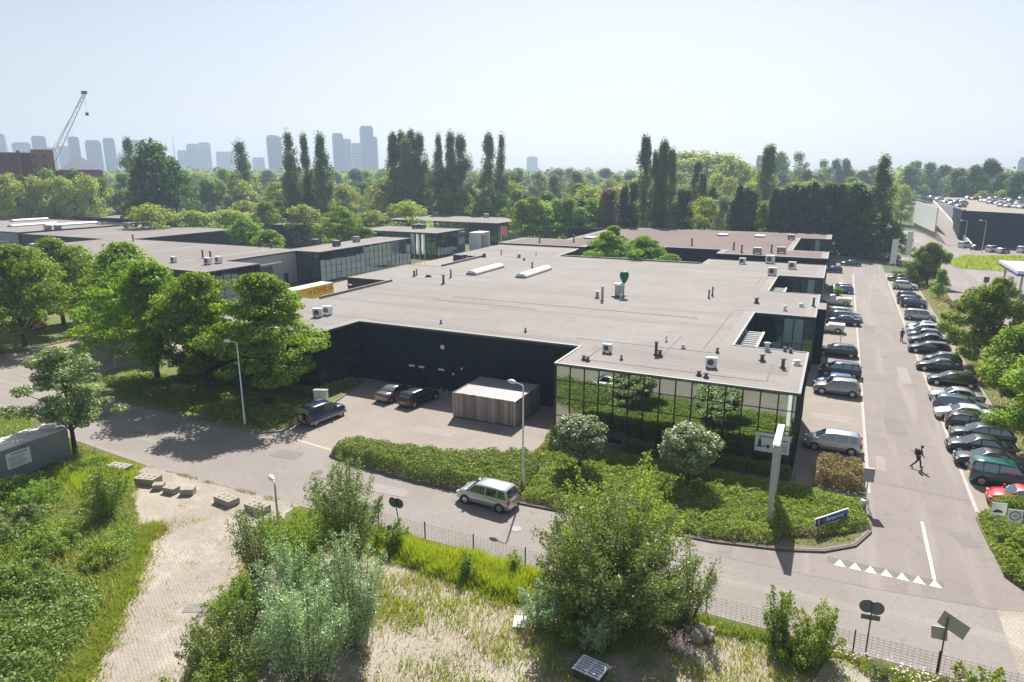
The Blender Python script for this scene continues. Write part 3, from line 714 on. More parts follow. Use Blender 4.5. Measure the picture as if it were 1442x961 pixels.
bC,_=block('small black glass office pavilion behind the white banners',[(-120,153),(-94.2,153),(-94.2,168),(-120,168)],ZR,'dark_wall','roof2')
facade(bC,(-120,153),(-94.2,153),.3,6.17,(.33,.66),1.6,M['glass3'],((12,0),))
facade(bC,(-94.2,153),(-94.2,168),.3,6.17,(.33,.66),1.6,M['glass2'],((2,0),(3,0),(4,0),(7,1),(8,1)))
bD,_=block('long dark office building with glazed flank below the park trees',[(-158,192),(-95.5,191),(-95.5,215),(-158,216)],ZR,'dark_wall','roof2')
facade(bD,(-158,192),(-95.5,191),.3,6.17,(.5,),2.2,M['glass2'],((10,0),(13,0)))
facade(bD,(-95.5,191),(-95.5,215),.3,6.17,(.5,),2.2,M['glass2'])
bE,_=block('small dark pavilion with slatted cladding among the courtyard trees',[(-156,158),(-144.5,158),(-144.5,167),(-156,167)],ZR,'dark_wall','roof2')
bR,_=block('low building with reddish brown flat roof behind the main black office',[(-69,138.3),(-48.5,138.3),(-48.5,145.6),(-21.2,145.6),(-21.2,138.3),(-1.3,138.3),(-1.3,150.4),(-8.1,150.4),(-8.1,179),(-1.4,179),(-1.4,192.5),(-70.5,192.5),(-70.5,186),(-58,186),(-58,152),(-69,152)],ZR,'navy','roof_red','parapet')
facade(bR,(-8.1,179),(-1.4,179),.3,6.0,(.5,),1.1,M['glass3'],((3,1),))
facade(bR,(-69,138.3),(-48.5,138.3),.3,6.0,(.5,),1.9,M['glass2'],((8,1),))
# white portal beside the pavilion
o=empty('loading_portal',(0,0,0),0,'white framed loading portal beside the glass pavilion','gate')
MB().box(-94.0,-90.5,170,170.4,0,5.2).build('frame',M['white_matt'],o); MB().box(-94.0,-90.5,175.6,176,0,5.2).build('frame',M['white_matt'],o)
MB().box(-94.0,-90.5,170.41,175.59,4.6,5.2).build('lintel',M['white_matt'],o); MB().box(-93.6,-93.3,170.41,175.59,0,4.59).build('door',M['grey_wall'],o)

# shed with slatted timber
mw,nt,out=new_mat('weathered_timber_slats'); p=N(nt,'ShaderNodeBsdfPrincipled'); p.inputs['Roughness'].default_value=.85
g=N(nt,'ShaderNodeNewGeometry'); nt.links.new(mixc(nt,g.outputs['Random Per Island'],(.2,.16,.14),(.42,.345,.305)),p.inputs['Base Color']); nt.links.new(p.outputs[0],out.inputs[0]); M['wood']=mw
sh=empty('timber_shed',(-30.3,51.3,0.02),0,'weathered timber slatted storage shed with flat roof against the dark wall','shed')
W_,D_,H_=6.3,5.6,2.4
MB().box(.06,W_-.06,.06,D_-.06,0,H_-.1).build('wall',M['dkgrey'],sh)
sl=MB(); r0=random.Random(4)
k=0.0
while k<W_-.1:
    sl.box(k,k+.115,-.0,.05,.12,H_+r0.uniform(-.02,.02)); k+=.13
k=.06
while k<D_-.1:
    sl.box(W_-.05,W_,k,k+.115,.12,H_+r0.uniform(-.02,.02)); sl.box(0,.05,k,k+.115,.12,H_); k+=.13
sl.build('slat_cladding',M['wood'],sh)
MB().poly([(.05,.05),(W_-.05,.05),(W_-.05,D_-.05),(.05,D_-.05)],H_-.06).build('roof',simple('shed_roof_sheet',(.3,.3,.3),.45,.1,.1,1),sh)
rb=MB()
for k in range(20): rb.box(.1+k*.31,.14+k*.31,.3,D_-.3,H_-.058,H_-.03)
rb.build('roof_rib',M['grey'],sh)
for x in (.0,4.15,W_-.08): MB().box(x-.02,x+.08,-.03,-.002,-.02,H_).build('post',M['steel_dull'],sh)

# grey container
ct=empty('grey_container',(-53.9,26.2,0),R(2),'long dark grey steel site container with a printed white notice','container')
mc=MB(); mc.box(-1.25,1.25,-6,4.1,.15,2.5); mc.build('body',simple('container_grey',(.2,.215,.235),.6,.1,.12,.5,.4,0,.3,1.2),ct)
MB().box(-1.28,1.28,-6.03,4.13,2.502,2.58).build('roof',simple('container_roof',(.6,.57,.53),.7,.1,.3,.9),ct)
MB().box(1.252,1.29,-.55,1.15,.95,2.15).build('notice_board',M['white_matt'],ct)
tx=MB(); r0=random.Random(3)
tx.box(1.291,1.296,-.2,.95,1.95,2.03)
for k in range(9): tx.box(1.291,1.296,-.4,.55+r0.uniform(0,.45),1.08+k*.09,1.105+k*.09)
tx.build('notice_text',M['dkgrey'],ct)
MB().box(-1.1,1.1,-5.8,3.9,0,.14).build('skid',M['black'],ct)
# ---------------------------------------------------------------- things on the roofs
def roofxy(px,py,z=ZR): return gp(px,py,z)
def pipe(px,py,h,r,label,group='vent pipes on the roofs',cap=True,mat='dkgrey',z=ZR,name='vent_pipe'):
    x,y=roofxy(px,py,z); o=empty(name,(x,y,z),0,label,'vent pipe',group)
    mb=MB(); mb.lathe(0,0,[(r*2.0,0),(r*1.9,.05),(r,.14),(r,h)],12); mb.build('pipe',M[mat],o)
    c=MB(); 
    if cap: c.lathe(0,0,[(r*.3,h+.1),(r*1.7,h+.02),(r*1.7,h+.07),(.01,h+.16)],12)
    else: c.lathe(0,0,[(r*1.04,h),(r*1.04,h+.05),(.01,h+.06)],12)
    c.build('cap',M['grey' if mat=='dkgrey' else 'white'],o); return o
def acunit(px,py,label,s=1.0,rz=0,z=ZR,mat='white_matt'):
    x,y=roofxy(px,py,z); o=empty('air_conditioning_unit',(x,y,z),rz,label,'air conditioner','air conditioning units on the roofs')
    MB().box(-.5*s,.5*s,-.22*s,.22*s,.12,.12+.85*s).build('casing',M[mat],o)
    f=MB(); f.tube([(-.08*s,-.222*s,.12+.43*s),(-.08*s,-.25*s,.12+.43*s)],[.29*s,.28*s],16); f.build('fan_grille',M['dkgrey'],o)
    for q in (-.35,.35): MB().box(q*s-.05,q*s+.05,-.3*s,.3*s,0,.119).build('foot',M['dkgrey'],o)
    return o
def skylight(xa,xb,ya,yb,label,z=ZR,group='long white rooflights'):
    o=empty('rooflight',((xa+xb)/2,(ya+yb)/2,z),0,label,'rooflight',group); w=(xb-xa)/2; l=(yb-ya)/2
    MB().box(-w-.1,w+.1,-l-.1,l+.1,0,.28).build('kerb_frame',M['grey'],o)
    n=8; vs=[];fs=[]
    for y in (-l,l):
        for k in range(n+1):
            a=math.pi*k/n; vs.append((-w*math.cos(a),y,.281+.42*math.sin(a)))
    for k in range(n): fs.append((k,k+1,n+2+k,n+1+k))
    d=MB(); d.add(vs,fs,0,True); d.add(vs[:n+1],[tuple(range(n+1))]); d.add(vs[n+1:],[tuple(range(n,-1,-1))]); d.build('dome',M['white'],o)
    return o
skylight(-51.7,-50.1,92.6,102.4,'long white barrel rooflight on the grey roof, the one nearer the banners')
skylight(-43.5,-41.9,93.2,103.4,'long white barrel rooflight on the grey roof, the one nearer the green hood')
for x0,y0,y1,t in ((-239,131,142,'farthest of the three long white rooflights on the distant warehouse'),(-216.5,118,131,'nearest of the three long white rooflights on the distant warehouse'),(-208,123,138,'long white rooflight on the distant warehouse, the one nearest its glazed flank')):
    skylight(x0-1.1,x0+1.1,y0,y1,t)
for px,py,t in ((1018,326+6,'flat pale rooflight on the reddish roof, the left one of two'),(1070,334,'flat pale rooflight on the reddish roof, the right one of two'),(832,336,'flat pale rooflight on the reddish roof behind the courtyard trees')):
    x,y=roofxy(px,py); o=empty('rooflight',(x,y,ZR),0,t,'rooflight','flat rooflights on the reddish roof')
    MB().box(-1.2,1.2,-1.8,1.8,0,.25).build('kerb_frame',M['grey'],o); MB().box(-1.1,1.1,-1.7,1.7,.251,.4).build('dome',M['white'],o)
for px,py,t,s,rz in ((855,497,'white air conditioning unit on the front wing roof, nearest the inner corner',.82,0),(1001,518,'white air conditioning unit in the middle of the front wing roof edge',.9,.2),
  (448,447,'air conditioning unit by the big trees, the left of the pair',1.05,.3),(461,444,'air conditioning unit by the big trees, the right of the pair',1.1,.3),
  (1045,372,'white air conditioning unit on the back wing, left of the seamed corner',1.1,0),(1084,371,'large white air conditioning unit on the back wing roof',1.5,0),(1087,388,'white air conditioning unit in front of the second terrace',1.3,0),(1115,379,'white air conditioning unit nearest the parking side of the back wing',1.25,0),
  (232,388-1,'small white air conditioning unit on the near edge of the far office roof',1.2,.1),(293,373,'grey air conditioning unit on the far office roof, left of a pair',1.3,.1),(308,371,'grey air conditioning unit on the far office roof, right of a pair',1.3,.1),(245,370,'lone air conditioning unit between the trees and the far office parapet',1.1,0)):
    acunit(px,py,t,s,rz)
for px,py,t in ((190,320,'boxy roof unit on the distant roof, first of the row from the dark vent'),(205,319,'boxy roof unit on the distant roof, second of the row from the dark vent'),(233,315,'boxy roof unit on the distant roof beside three thin pipes'),(249,314,'boxy roof unit on the distant roof, third of the row'),(259,313,'boxy roof unit on the distant roof, fourth of the row'),(288,312,'boxy roof unit on the distant roof, last of the row'),
  (445,345,'dark roof cowl near the glass flank of the far office'),(502,341,'tall grey roof cowl near the back of the glass flanked office'),(474,347,'small dark roof cowl in the middle of the glass flanked office'),(565,301,'large grey plant box on the long office roof below the park'),(614,303.5,'small plant box on the long office roof below the park'),(685,307,'pale plant box at the end of the long office roof'),
  (585,322.5,'dark plant box on the glass pavilion roof, left of three'),(590,322,'dark plant box on the glass pavilion roof, middle of three'),(595,322.5,'dark plant box on the glass pavilion roof, right of three'),
  (68,324,'grey plant box among the white rooflights of the distant warehouse'),(82,324,'second grey plant box among the white rooflights of the distant warehouse'),
  (155,304,'plant box on the farthest left roof, left one'),(170,302.5,'plant box on the farthest left roof, middle one'),(255,304.5,'plant box on the farthest left roof, right one'),(400,314,'plant box on the small slatted pavilion'),
  (48,352,'pale plant box near the court parapet of the far office roof'),(1114,338,'white plant box beside the far terrace of the reddish roof'),(1066,358,'cluster of grey plant on the front edge of the reddish roof'),(1100,357,'grey plant box by the front corner of the reddish roof')):
    x,y=roofxy(px,py); d=math.hypot(x,y)/961; s=max(1.0,4.6*d)
    o=empty('roof_plant',(x,y,ZR),0,t,'roof unit','roof plant on the distant offices')
    MB().box(-s*.8,s*.8,-s*.5,s*.5,.25,.25+s*.9).build('casing',M['grey' if 'dark' not in t else 'dkgrey'],o); MB().box(-s*.7,s*.7,-s*.4,s*.4,.251+s*.9,.36+s*.9).build('lid',M['white_matt' if 'white' in t or 'pale' in t else 'steel'],o)
    for q in(-.6,.6): MB().box(s*q-.1,s*q+.1,-s*.45,s*.45,0,.249).build('foot',M['dkgrey'],o)
# vents of the main roof
for px,py,h,r,t,cap,mt in ((848,424,1.75,.16,'tall capped flue beside the steel drum on the grey roof',True,'grey'),(841,419.5,.75,.2,'short flue beside the tall capped flue',True,'grey'),(624.5,400,1.25,.16,'tall black pipe with white cap near the long rooflight',True,'dkgrey'),(635,391,1.1,.12,'thin black pipe next to the tall capped pipe',True,'dkgrey'),
  (583.5,389.5,.8,.16,'black pipe below the white banners, left of a pair',True,'dkgrey'),(587,388,.85,.1,'black pipe below the white banners, right of a pair',True,'dkgrey'),(749.5,377,.85,.12,'black pipe behind the two long rooflights',True,'dkgrey'),(998,420,.95,.1,'black pipe of a pair in the middle of the roof, left',True,'dkgrey'),(1003,417,1.1,.1,'black pipe of a pair in the middle of the roof, right',True,'dkgrey'),
  (1065,427,.6,.2,'squat black cowl between the two terraces',True,'dkgrey'),(923.5,500.5,1.15,.13,'tall black pipe on the front wing roof',True,'dkgrey'),(929,502,.5,.16,'squat black cowl beside the tall black pipe',True,'dkgrey'),(1145,431.5,.95,.13,'black pipe at the corner above the stair tower',True,'dkgrey'),
  (1102,519,.75,.14,'black flue at the corner of the front wing',True,'dkgrey'),(1073,508.5,.5,.16,'cowl at the end of the red seam on the front wing',True,'dkgrey'),(1080,494,.65,.18,'cowl with a steel dome by the first terrace edge',True,'steel'),(1122,514,.3,.2,'small white domed vent by the right edge of the front wing',True,'white_matt'),
  (822,507,.3,.12,'short pipe stub near the inner corner, left of a pair',True,'dkgrey'),(827.5,508.5,.3,.12,'short pipe stub near the inner corner, right of a pair',True,'dkgrey'),(984,529,.3,.13,'short pipe stub at the glass front edge, left of a pair',True,'dkgrey'),(994,532,.3,.13,'short pipe stub at the glass front edge, right of a pair',True,'dkgrey'),
  (1105,437.5,.45,.16,'white capped vent in front of the stair tower',True,'white_matt'),(1128,432,.3,.2,'low white mushroom vent left of the stair tower',True,'white_matt'),(655,363.5,.6,.35,'dark square cowl at the back of the roof near the planted court',False,'dkgrey'),(682,362.5,.7,.3,'dark cowl in front of the pink banner',False,'dkgrey'),(731,363,.7,.28,'grey cowl right of the pink banner',False,'grey'),
  (706,358.5,.8,.1,'thin pipe right of the pink banner',True,'dkgrey'),(738,367,.35,.15,'low pipe in front of the back parapet',True,'dkgrey'),(755,359.5,.5,.1,'thin pale pipe by the back parapet',True,'white_matt'),(492,404-2,.1,.2,'low roof outlet near the yellow trailer',False,'dkgrey'),(603.5,390,.28,.3,'low black roof outlet between the pipes',True,'dkgrey'),
  (1010,498-1,.35,.1,'slim vent beside the front wing pipe run',True,'dkgrey'),(962,491,.28,.12,'low silver vent stub on the front wing',True,'steel'),(875,507,.3,.08,'tiny black stub between the air conditioners',True,'dkgrey'),(740,468,.3,.08,'tiny stub near the dark wall edge, right one',True,'dkgrey'),(621,456,.3,.08,'tiny stub near the dark wall edge, left one',True,'dkgrey'),(938,481,.4,.08,'tiny white post above the front wing',True,'white_matt'),
  (1105,495,.3,.1,'small stub by the terrace edge, left of a pair',True,'dkgrey'),(1113,497,.3,.1,'small stub by the terrace edge, right of a pair',True,'dkgrey')):
    pipe(px,py,h,r,t,cap=cap,mat=mt)
for k,(px,py,t) in enumerate(((78,370-3,'thin pipe at the far office front edge, nearest the air conditioner'),(68,368-3,'thin pipe at the far office front edge, left one'),(286,364,'thin black pipe on the pale far roof, left of a pair'),(297,366,'thin black pipe on the pale far roof, right of a pair'),(369,348,'thin black pipe near the tree court, left of a pair'),(383,350,'thin black pipe near the tree court, right of a pair'),(188,340,'dark pipe in the middle of the far office roof'),(1005+28,352,'thin dark pipe on the reddish roof beside the plant'),(964+10,346,'dark cowl on the reddish roof near the recess'),(1044,356,'small dark cowl on the reddish roof front edge'),(1086,356,'thin dark pipe on the reddish roof front edge'),(808,341.5,'thin black pipe on the reddish roof by the court trees'),(760,342,'small dark pipe at the near edge of the reddish roof'))):
    pipe(px,py,1.5,.16,t,'pipes on the distant roofs')
# steel drum with green hood
x,y=roofxy(871,418); o=empty('extractor_drum',(x,y,ZR),0,'silver extractor drum with a white lid on the grey roof','extractor')
b=MB(); b.box(-.75,.75,-.75,.75,0,.2); b.build('base',M['dkgrey'],o)
b=MB(); b.lathe(0,0,[(.52,.2),(.52,1.5)],20); b.build('drum',M['steel_dull'],o)
b=MB(); b.lathe(0,0,[(.6,1.45),(.68,1.62),(.6,1.72),(.01,1.76)],20); b.build('lid',M['white'],o)
x2,y2=x+.55,y+.35; o=empty('green_hood',(x2,y2,ZR),0,'dark green rounded hood on a post behind the silver drum','roof vent')
b=MB(); b.lathe(0,0,[(.09,0),(.09,1.8)],10); b.build('post',M['grey'],o)
b=MB(); b.lathe(0,0,[(.12,1.7),(.3,1.95),(.52,2.35),(.6,2.75),(.52,3.1),(.36,3.25),(.01,3.28)],18); b.build('hood',M['green'],o)
pipe(874,423,.6,.09,'small steel pipe in front of the silver drum',mat='steel')
# ---------------------------------------------------------------- street furniture
def lamp(x,y,h,rz,label,arm=1.1,name='street_lamp',mat='white_matt',hl=.55):
    o=empty(name,(x,y,0.1),rz,label,'street lamp','street lamps')
    MB().lathe(0,0,[(.1,-.1),(.1,1.0),(.075,1.05),(.05,h-.1),(.045,h)],10).build('pole',M[mat],o)
    MB().tube([(0,0,h-.02),(.05,0,h+.09),(.2,0,h+.14),(arm-.4,0,h+.18)],.035,8).build('arm',M[mat],o)
    hd=MB(); hd.tube([(arm-.45,0,h+.18),(arm-.3,0,h+.19),(arm-.05,0,h+.2),(arm+.2,0,h+.19)],[.06,.14,.16,.07],12); hd.build('lamp_head',M['white'],o); return o
lamp(-18.35,40.5,7.6,R(168),'tall white street lamp beside the silver car on the road')
lamp(-46.0,41.5,7.4,R(190),'tall white street lamp on the shaded lawn in front of the big trees')
lx,ly=gp(387,683,4.6); lamp(lx,ly,4.5,R(150),'short grey lamp with a flat head behind the scrub',.75,'lamp_post','steel_dull')
# pylon sign
o=empty('pylon_sign',(-2.1,42.3,.1),R(90),'tall white slab pylon sign on two posts in front of the glass facade','sign')
MB().box(.1,3.9,-.14,.14,1.8,5.45).build('panel',M['white_matt'],o)
for s_ in (-.165,.165): MB().box(.3,3.7,s_-.02,s_+.02,1.95,5.3).build('face_plate',M['steel_dull'],o)
MB().box(.04,3.96,-.2,.2,5.452,5.56).build('cap',M['white'],o)
for q in (.0,3.6): MB().box(q+.1,q+.36,-.12,.12,-.1,1.799).build('post',M['steel_dull'],o)
MB().box(-.02,.098,-.13,.13,-.1,5.4).build('front_post',M['steel_dull'],o)
# letting board on the facade
o=empty('letting_board',(-2.85,51.42,2.25),0,'white letting board with a green fir tree picture on the glass front','sign')
MB().box(-1.6,1.6,-.05,.0,-.75,.75).build('panel',M['white_matt'],o)
b=MB()
for k,(w,z) in enumerate(((.3,-.42),(.24,-.2),(.17,0.02))): b.add([(-1.15-w,-.055,z),(-1.15+w,-.055,z),(-1.15,-.055,z+.36)],[(0,1,2)])
b.build('tree_picture',M['green'],o)
b=MB()
for cx,r_ in ((-.72,.1),(-.36,.17)):
    b.add([(cx+r_*math.cos(a*math.pi/8),-.055,-.3+r_*math.sin(a*math.pi/8)) for a in range(16)],[tuple(range(16))])
b.box(-1.25,.2,-.056,-.051,.42,.5); b.box(.75,1.4,-.056,-.051,.25,.33)
for k in range(4): b.box(.55,1.42,-.056,-.051,-.5+k*.15,-.46+k*.15)
b.build('lettering',M['dkgrey'],o); o.scale=(.76,1,1)
def text(body,size,mat,parent,loc,rot,name='lettering',ext=.004,align='CENTER',shear=0):
    cu=bpy.data.curves.new(name,'FONT'); cu.body=body; cu.size=size; cu.extrude=ext; cu.align_x=align; cu.align_y='CENTER'; cu.materials.append(mat)
    cu.shear=shear; tmp=bpy.data.objects.new(name,cu); me=bpy.data.meshes.new_from_object(tmp); bpy.data.objects.remove(tmp); t=link(name,me,parent,loc); t.rotation_euler=rot; return t
# blue street name board
o=empty('street_name_board',(1.45,43.6,.13),R(53),'blue street name board with white rim in the ground cover','sign')
MB().box(-1.55,1.55,-.03,.03,.5,1.12).build('rim',M['white'],o)
MB().box(-.9,1.48,-.038,-.0305,.56,1.06).build('panel',M['blue'],o); MB().box(-1.48,-.91,-.038,-.0305,.56,1.06).build('symbol_panel',M['black'],o)
text('Barajasweg',.36,M['white'],o,(.3,-.04,.83),(R(90),0,0)); text('E',.4,M['white'],o,(-1.2,-.04,.81),(R(90),0,0))
for s in (-1.1,1.1): MB().box(s-.03,s+.03,-.025,.025,-.13,.49).build('post',M['steel_dull'],o)
# boxes and signs
o=empty('cable_cabinet',(-43.75,49.0,.13),R(20),'pale grey utility cabinet beside the dark blue off road car','cabinet')
MB().box(-.65,.65,-.22,.22,0,1.25).build('body',M['white_matt'],o); MB().box(-.7,.7,-.27,.27,1.251,1.32).build('lid',M['grey'],o)
for s in (-.02,): MB().box(s-.01,s+.01,-.232,-.221,.1,1.2).build('door_gap',M['dkgrey'],o)
o=empty('info_sign',(3.5,48.1,.1),R(10),'grey information box on a thin post with a bicycle below','sign')
MB().box(-.03,.03,-.03,.03,0,1.8).build('post',M['steel_dull'],o); MB().box(-.32,.32,-.12,.12,1.801,2.75).build('panel',M['grey'],o)
def cycle():
    o=empty('bicycle',(3.35,47.6,.12),R(98),'dark bicycle leaning at the post of the information box','bicycle')
    for x in(-.5,.5):
        w=MB(); n=20; 
        w.tube([(x+.33*math.cos(2*math.pi*k/n),0,.34+.33*math.sin(2*math.pi*k/n)) for k in range(n+1)],.022,6,caps=False); w.build('wheel',M['rubber'],o)
    f=MB()
    for a,b_ in (((-.5,0,.34),(-.15,0,.34)),((-.15,0,.34),(-.28,0,.85)),((-.28,0,.8),(.3,0,.8)),((-.15,0,.34),(.32,0,.72)),((.28,0,.95),(.5,0,.34)),((-.5,0,.34),(-.26,0,.75))): f.tube([a,b_],.02,6)
    f.build('frame',M['dkgrey'],o)
    MB().tube([(.27,-.28,1.02),(.26,0,1.0),(.27,.28,1.02)],.015,6).build('handlebar',M['steel'],o)
    MB().box(-.4,-.16,-.07,.07,.86,.92).build('saddle',M['black'],o); MB().box(-.62,-.35,-.22,.22,.55,.85).build('bag',M['white_matt'],o)
cycle()
def disc_sign(x,y,h,rz,label,n=2,plate=True,tilt=0,r=.34):
    o=empty('road_sign',(x,y,0),rz,label,'road sign','round road signs seen from behind'); o.rotation_euler=(0,tilt,rz)
    MB().cyl(0,0,-.1,h,.035).build('post',M['dkgrey'],o)
    for k in range(n):
        q=MB(); q.tube([(0 if n==1 else (-.2+.4*k),.05+.03*k,h-.3-.06*k),(0 if n==1 else (-.2+.4*k),.075+.03*k,h-.3-.06*k)],[r,r],22); q.build('disc',M['signback'],o)
    if plate: MB().box(-.4,.4,.045,.07,h-.98,h-.72).build('plate',M['signback'],o)
    return o
disc_sign(3.2,32.05,2.75,R(8),'pair of round road signs seen from behind on the post by the fence')
disc_sign(-22.9,32.0,2.25,R(-2),'tilted pair of round mirrors leaning over the road',2,False,R(-10))
o=empty('direction_sign',(6.1,31.9,0),R(-18),'two square sign boards seen from behind on one thin post','road sign')
MB().cyl(0,0,-.1,2.9,.035).build('post',M['dkgrey'],o)
q=MB(); q.cbox(0,0,0,1.1,.03,.75); q.build('board',M['signback2'],o,(.25,.06,2.65)).rotation_euler=(0,R(16),R(-6)); q=MB(); q.cbox(0,0,0,.62,.03,.62); q.build('board',M['signback2'],o,(-.22,.09,1.98)).rotation_euler=(0,R(-6),R(12))
def zone(x,y,rz,label,sym):
    o=empty('zone_sign',(x,y,.1),rz,label,'road sign','white boards on the corner lawn')
    MB().cyl(0,0,-.1,2.2,.03).build('post',M['steel_dull'],o); MB().box(-.4,.4,-.06,-.035,1.55,2.35).build('board',M['white_matt'],o)
    if sym=='ring':
        b=MB(); n=24
        b.add([(r_*math.cos(2*math.pi*k/n),-.064,1.95+r_*math.sin(2*math.pi*k/n)) for r_ in (.3,.24) for k in range(n)],[(k,(k+1)%n,n+(k+1)%n,n+k) for k in range(n)]); b.build('ring',simple('zone_ring',(.03,.03,.2),.5,0,0),o); text('30',.26,M['black'],o,(0,-.065,1.95),(R(90),0,0))
    else:
        b=MB(); b.box(-.3,.22,-.066,-.061,1.72,1.84); b.box(-.18,.1,-.066,-.061,1.841,1.92); b.build('symbol',M['black'],o)
zone(11.25,46.3,R(12),'white board with a ring on the corner lawn','ring'); zone(10.55,46.9,R(12),'white board with a black car symbol on the corner lawn','car')
for k,(x,y,t) in enumerate(((-77.5,48.3,'small blue and white sign on a pole beside the driveway'),(-73.5,48.6,'thin pole at the tip of the shaded lawn'))):
    o=empty('road_sign',(x,y,0.1),.3,t,'road sign'); MB().cyl(0,0,-.1,2.4,.04).build('post',M['steel_dull'],o); MB().box(-.25,.25,-.06,-.035,1.7,2.4).build('plate',M['white_matt' if k==0 else 'signback'],o)
for x,t in ((-39.0,'white parking plate on the dark wall behind the silver coupe'),(-37.8,'white parking plate on the dark wall above the black estate'),(-35.4,'white parking plate on the dark wall beside the door')):
    o=MB().box(-.35,.35,-.03,0,-.1,.1).build('parking_plate',M['white'],None,(x,57.72,2.2)); tag(o,t,'sign','parking plates on the dark wall')
for x,z,t in ((-35.2,4.6,'oval bulkhead lamp high on the dark wall'),(-34.0,1.9,'small round lamp low on the dark wall beside the door'),(-33.0,2.6,'small round lamp above the timber shed corner'),(-21.6,2.7,'tiny wall lamp right of the timber shed')):
    s=1.0 if z>4 else .5; o=MB().lathe(0,0,[(.01,.14*s),(.2*s,.1*s),(.26*s,0)],14).build('wall_lamp',M['white_matt'],None,(x,57.72,z)); o.rotation_euler=(R(90),0,0); tag(o,t,'wall lamp','lamps on the dark wall')
o=empty('bicycle_rack',(-34.6,56.2,.02),0,'low galvanised bicycle rack beside the black estate car','bike rack')
for k in range(3): MB().tube([(k*.7,0,0),(k*.7,0,.7),(k*.7,.6,.7),(k*.7,.6,0)],.03,6).build('hoop',M['steel'],o)
# fence
fo=empty('mesh_fence',(0,0,0),0,'low black wire mesh fence along the near side of the road','fence')
fx=[-27.6,-24.4]+[-20.95+3.37*k for k in range(13)]
for k,x in enumerate(fx):
    y=31.75+.02*math.sin(k); MB().box(x-.03,x+.03,y-.03,y+.03,-.1,1.3).build('post',M['black'],fo)
    if k: 
        a=fx[k-1]; wm=MB()
        for z in [.1+.145*j for j in range(8)]: wm.tube([(a,31.75,z),(x,31.75,z)],.009,4,caps=False)
        for j in range(1,14): wm.tube([(a+(x-a)*j/14,31.755,.05),(a+(x-a)*j/14,31.755,1.2)],.005,3,caps=False)
        wm.build('wire_mesh',M['dkgrey'],fo)
# concrete blocks
for k,(x,y,rz,s,t) in enumerate(((-47.0,30.3,.15,(1.75,.8,.55),'mossy concrete barrier block nearest the container'),(-43.4,29.9,.25,(1.6,.9,.5),'large concrete barrier block, second from the container'),(-41.9,29.6,.6,(.7,.6,.4),'small broken concrete lump beside the second block'),(-40.6,29.6,.1,(1.0,.6,.42),'flat grey concrete slab in the heap of broken pieces'),(-39.3,29.9,.5,(.9,.55,.45),'tilted concrete piece at the end of the heap'),(-35.8,30.1,-.12,(1.6,.85,.46),'concrete barrier block at the track mouth, left one'),(-33.1,30.2,-.1,(1.6,.85,.46),'concrete barrier block at the track mouth beside the lamp'))):
    o=empty('concrete_block',(x,y,0.02),rz,t,'concrete block','concrete blocks closing the track')
    b=MB(); w,d,h=s; b.prism([(-w/2,-d/2),(w/2,-d/2),(w/2+.03,d/2),(-w/2-.02,d/2)],0,h,0,None); b.build('body',M['concrete'],o)
    if w>1.5:
        for sx in (-.3,0,.3):
            for sy in (-.18,.18): MB().cyl(sx*w,sy*d*1.2,h,h+.035,.1,.09,10).build('stud',M['concrete'],o)
for k,(px,py,rz,t) in enumerate(((212,745,.9,'short weathered timber beam at the edge of the track'),)):
    x,y=gp(px,py); o=MB().cbox(0,0,.1,1.5,.16,.16).build('timber_beam',M['wood'],None,(x,y,.02),rz); tag(o,t,'timber')
o=MB().cbox(0,0,.0,1.1,.7,.02).build('manhole_cover',M['kerb'],None,(gp(275,857)[0],gp(275,857)[1],.03),.5); tag(o,'flat dark metal cover set into the old paved track','cover')
x,y=gp(733,878); o=MB().cbox(0,0,.05,.7,.9,.08).build('concrete_slab',M['white_matt'],None,(x,y,.02),.3); tag(o,'small pale slab lying at the edge of the scrub','slab')
x,y=gp(1185,958); o=MB().prism([(-1.6,-2.4),(2.4,-2.6),(2.6,-1.5),(.2,1.3),(-.6,1.1)],0,.16).build('concrete_slab',M['concrete'],None,(x,y,.01),0); tag(o,'large pale concrete slab in the near corner beyond the fence','slab')
# rubble of pale stones
for k,(dx,dy,s) in enumerate(((0,0,.5),(.6,.2,.38),(.2,.6,.42),(-.4,.4,.35),(.7,.8,.3))):
    r_=np.random.default_rng(90+k); d=unit(26,r_)*s*r_.uniform(.75,1.1,(26,1))*np.array([1,1,.65]); me=bpy.data.meshes.new('stone')
    import bmesh
    bm=bmesh.new(); [bm.verts.new(p) for p in d]; bmesh.ops.convex_hull(bm,input=bm.verts); bm.to_mesh(me); bm.free(); me.materials.append(M['concrete'])
    x,y=gp(978,900); o=link('stone',me,None,(x+dx,y+dy,.18)); tag(o,'pale rough stone in the heap beside the big scrub bush','stone','heap of pale stones')
# pallet box with blue lid
o=empty('slatted_crate',(-8.0,25.1,.0),R(-9),'white slatted crate with blue panels lying on the sandy ground','crate')
MB().box(-.62,.62,-.5,.5,0,.42).build('body',M['dkgrey'],o); MB().box(-.58,.58,-.48,.48,.421,.45).build('panel',M['blue'],o)
for k in range(7): MB().box(-.64,.64,-.52+k*.163,-.45+k*.163,.452,.5).build('slat',M['white'],o)
for s in (-.62,0,.62): MB().box(s-.05,s+.05,-.53,.53,.43,.475).build('rail',M['white'],o)
